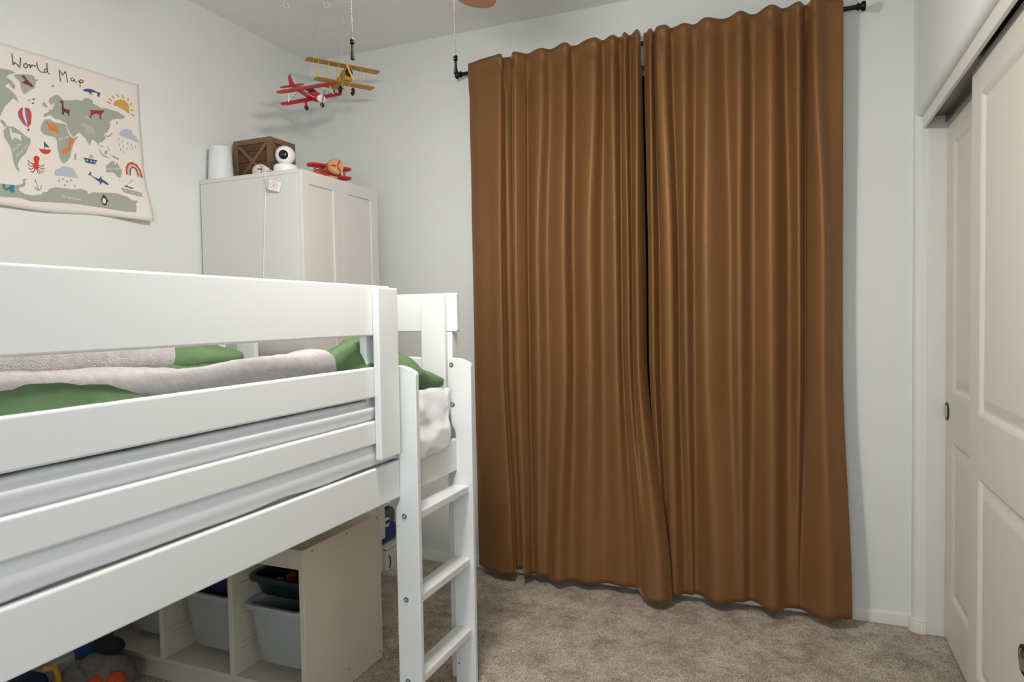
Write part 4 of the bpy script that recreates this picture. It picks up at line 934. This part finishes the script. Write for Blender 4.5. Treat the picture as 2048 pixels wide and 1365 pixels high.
for c, s in (((-2.165, 1.525, .090), (.026, .036, .026)), ((-2.118, 1.560, .095), (.034, .030, .026))): obj('foot', plushy(c, s, 7), orp, pl, smooth=80)
obj('wing', plushy((-2.250, 1.512, .085), (.060, .020, .045), 9), gp, pl, smooth=80)
t = thing('toy_backpack', 'dark navy toy bag with a yellow strap on the carpet at the lower left', 'bag', (-2.38, 1.42, 0))
obj('bag_body', soft(-2.500, -2.335, 1.330, 1.490, .001, .130, .045, .015, lump(3)), nv, t, smooth=70)
obj('strap', tube([(-2.350, 1.470, .128), (-2.328, 1.492, .130), (-2.318, 1.498, .10), (-2.314, 1.498, .05), (-2.316, 1.495, .012)], .011, 8), mat('yellow_webbing', rgb(196, 150, 50), .8), t, smooth=60)
o = obj('toy_bucket', lathe([(0, 0), (.050, 0), (.064, .155), (.067, .155), (.067, .165), (.060, .165), (.046, .006), (0, .005)], 28, 2, (-2.365, 1.658, .002)), mat('blue_plastic', rgb(44, 78, 128), .4), smooth=50)
tag(o, 'blue plastic toy bucket behind the grey plush toy', 'bucket')
o = obj('toy_hat', plushy((-2.225, 1.615, .170), (.066, .040, .026), 12), bk, smooth=80); 
tag(o, 'small black soft toy resting on top of the grey plush toy', 'soft toy'); o.name = 'soft_toy'

# low white box with a toy, in the nook between cabinet and window wall
nb = thing('storage_box', 'low white lidded box on the carpet between cabinet and curtain', 'box', (-2.10, 3.03, 0))
obj('box_body', box(-2.30, -1.934, 2.925, 3.125, 0, .104, .003), cab_m, nb)
obj('lid', box(-2.303, -1.930, 2.922, 3.128, .108, .122, .003), cab_m, nb)
obj('handle', tube([(-1.933, 2.945, .075), (-1.925, 2.945, .070), (-1.923, 2.945, .045), (-1.925, 2.945, .020), (-1.933, 2.945, .014)], .003, 8), bk, nb)
ty = thing('toy_figure', 'blue and grey toy with a white zigzag patch standing on the low box', 'toy', (-2.02, 3.01, .122))
obj('base', soft(-2.080, -1.965, 2.945, 3.085, .1225, .220, .025, .012, None), mat('royal_blue', rgb(28, 48, 116), .5), ty, smooth=60)
obj('torso', soft(-2.085, -1.965, 2.950, 3.080, .205, .300, .030, .012, None), mat('toy_grey', rgb(92, 90, 90), .5), ty, smooth=60)
pp = obj('white_patch', xf(lathe([(0, .004), (.022, .004), (.026, .001), (.026, -.003)], 28, 0), Matrix.Translation((-1.9655, 2.985, .235))), wm, ty)
zz = [(-.022, .004), (-.014, -.009), (-.007, .001), (0, -.011), (.007, .001), (.014, -.009), (.022, .004), (.018, .012), (.010, .006), (.004, .012), (-.004, .012), (-.010, .006), (-.018, .012)]
obj('zigzag', prism([(2.985+a, .235+b) for a, b in zz], 0, -1.9612, -1.9602), mb, pp)
obj('head', ball((-2.02, 3.01, .322), .048, 24, 16, (1, 1.1, .8)), mat('toy_dark', rgb(58, 56, 58), .4), ty, smooth=80)
obj('visor', tube([(-1.985, 2.965, .318), (-1.968, 2.990, .326), (-1.965, 3.015, .328), (-1.972, 3.04, .322)], .008, 10), wm, ty, smooth=60)
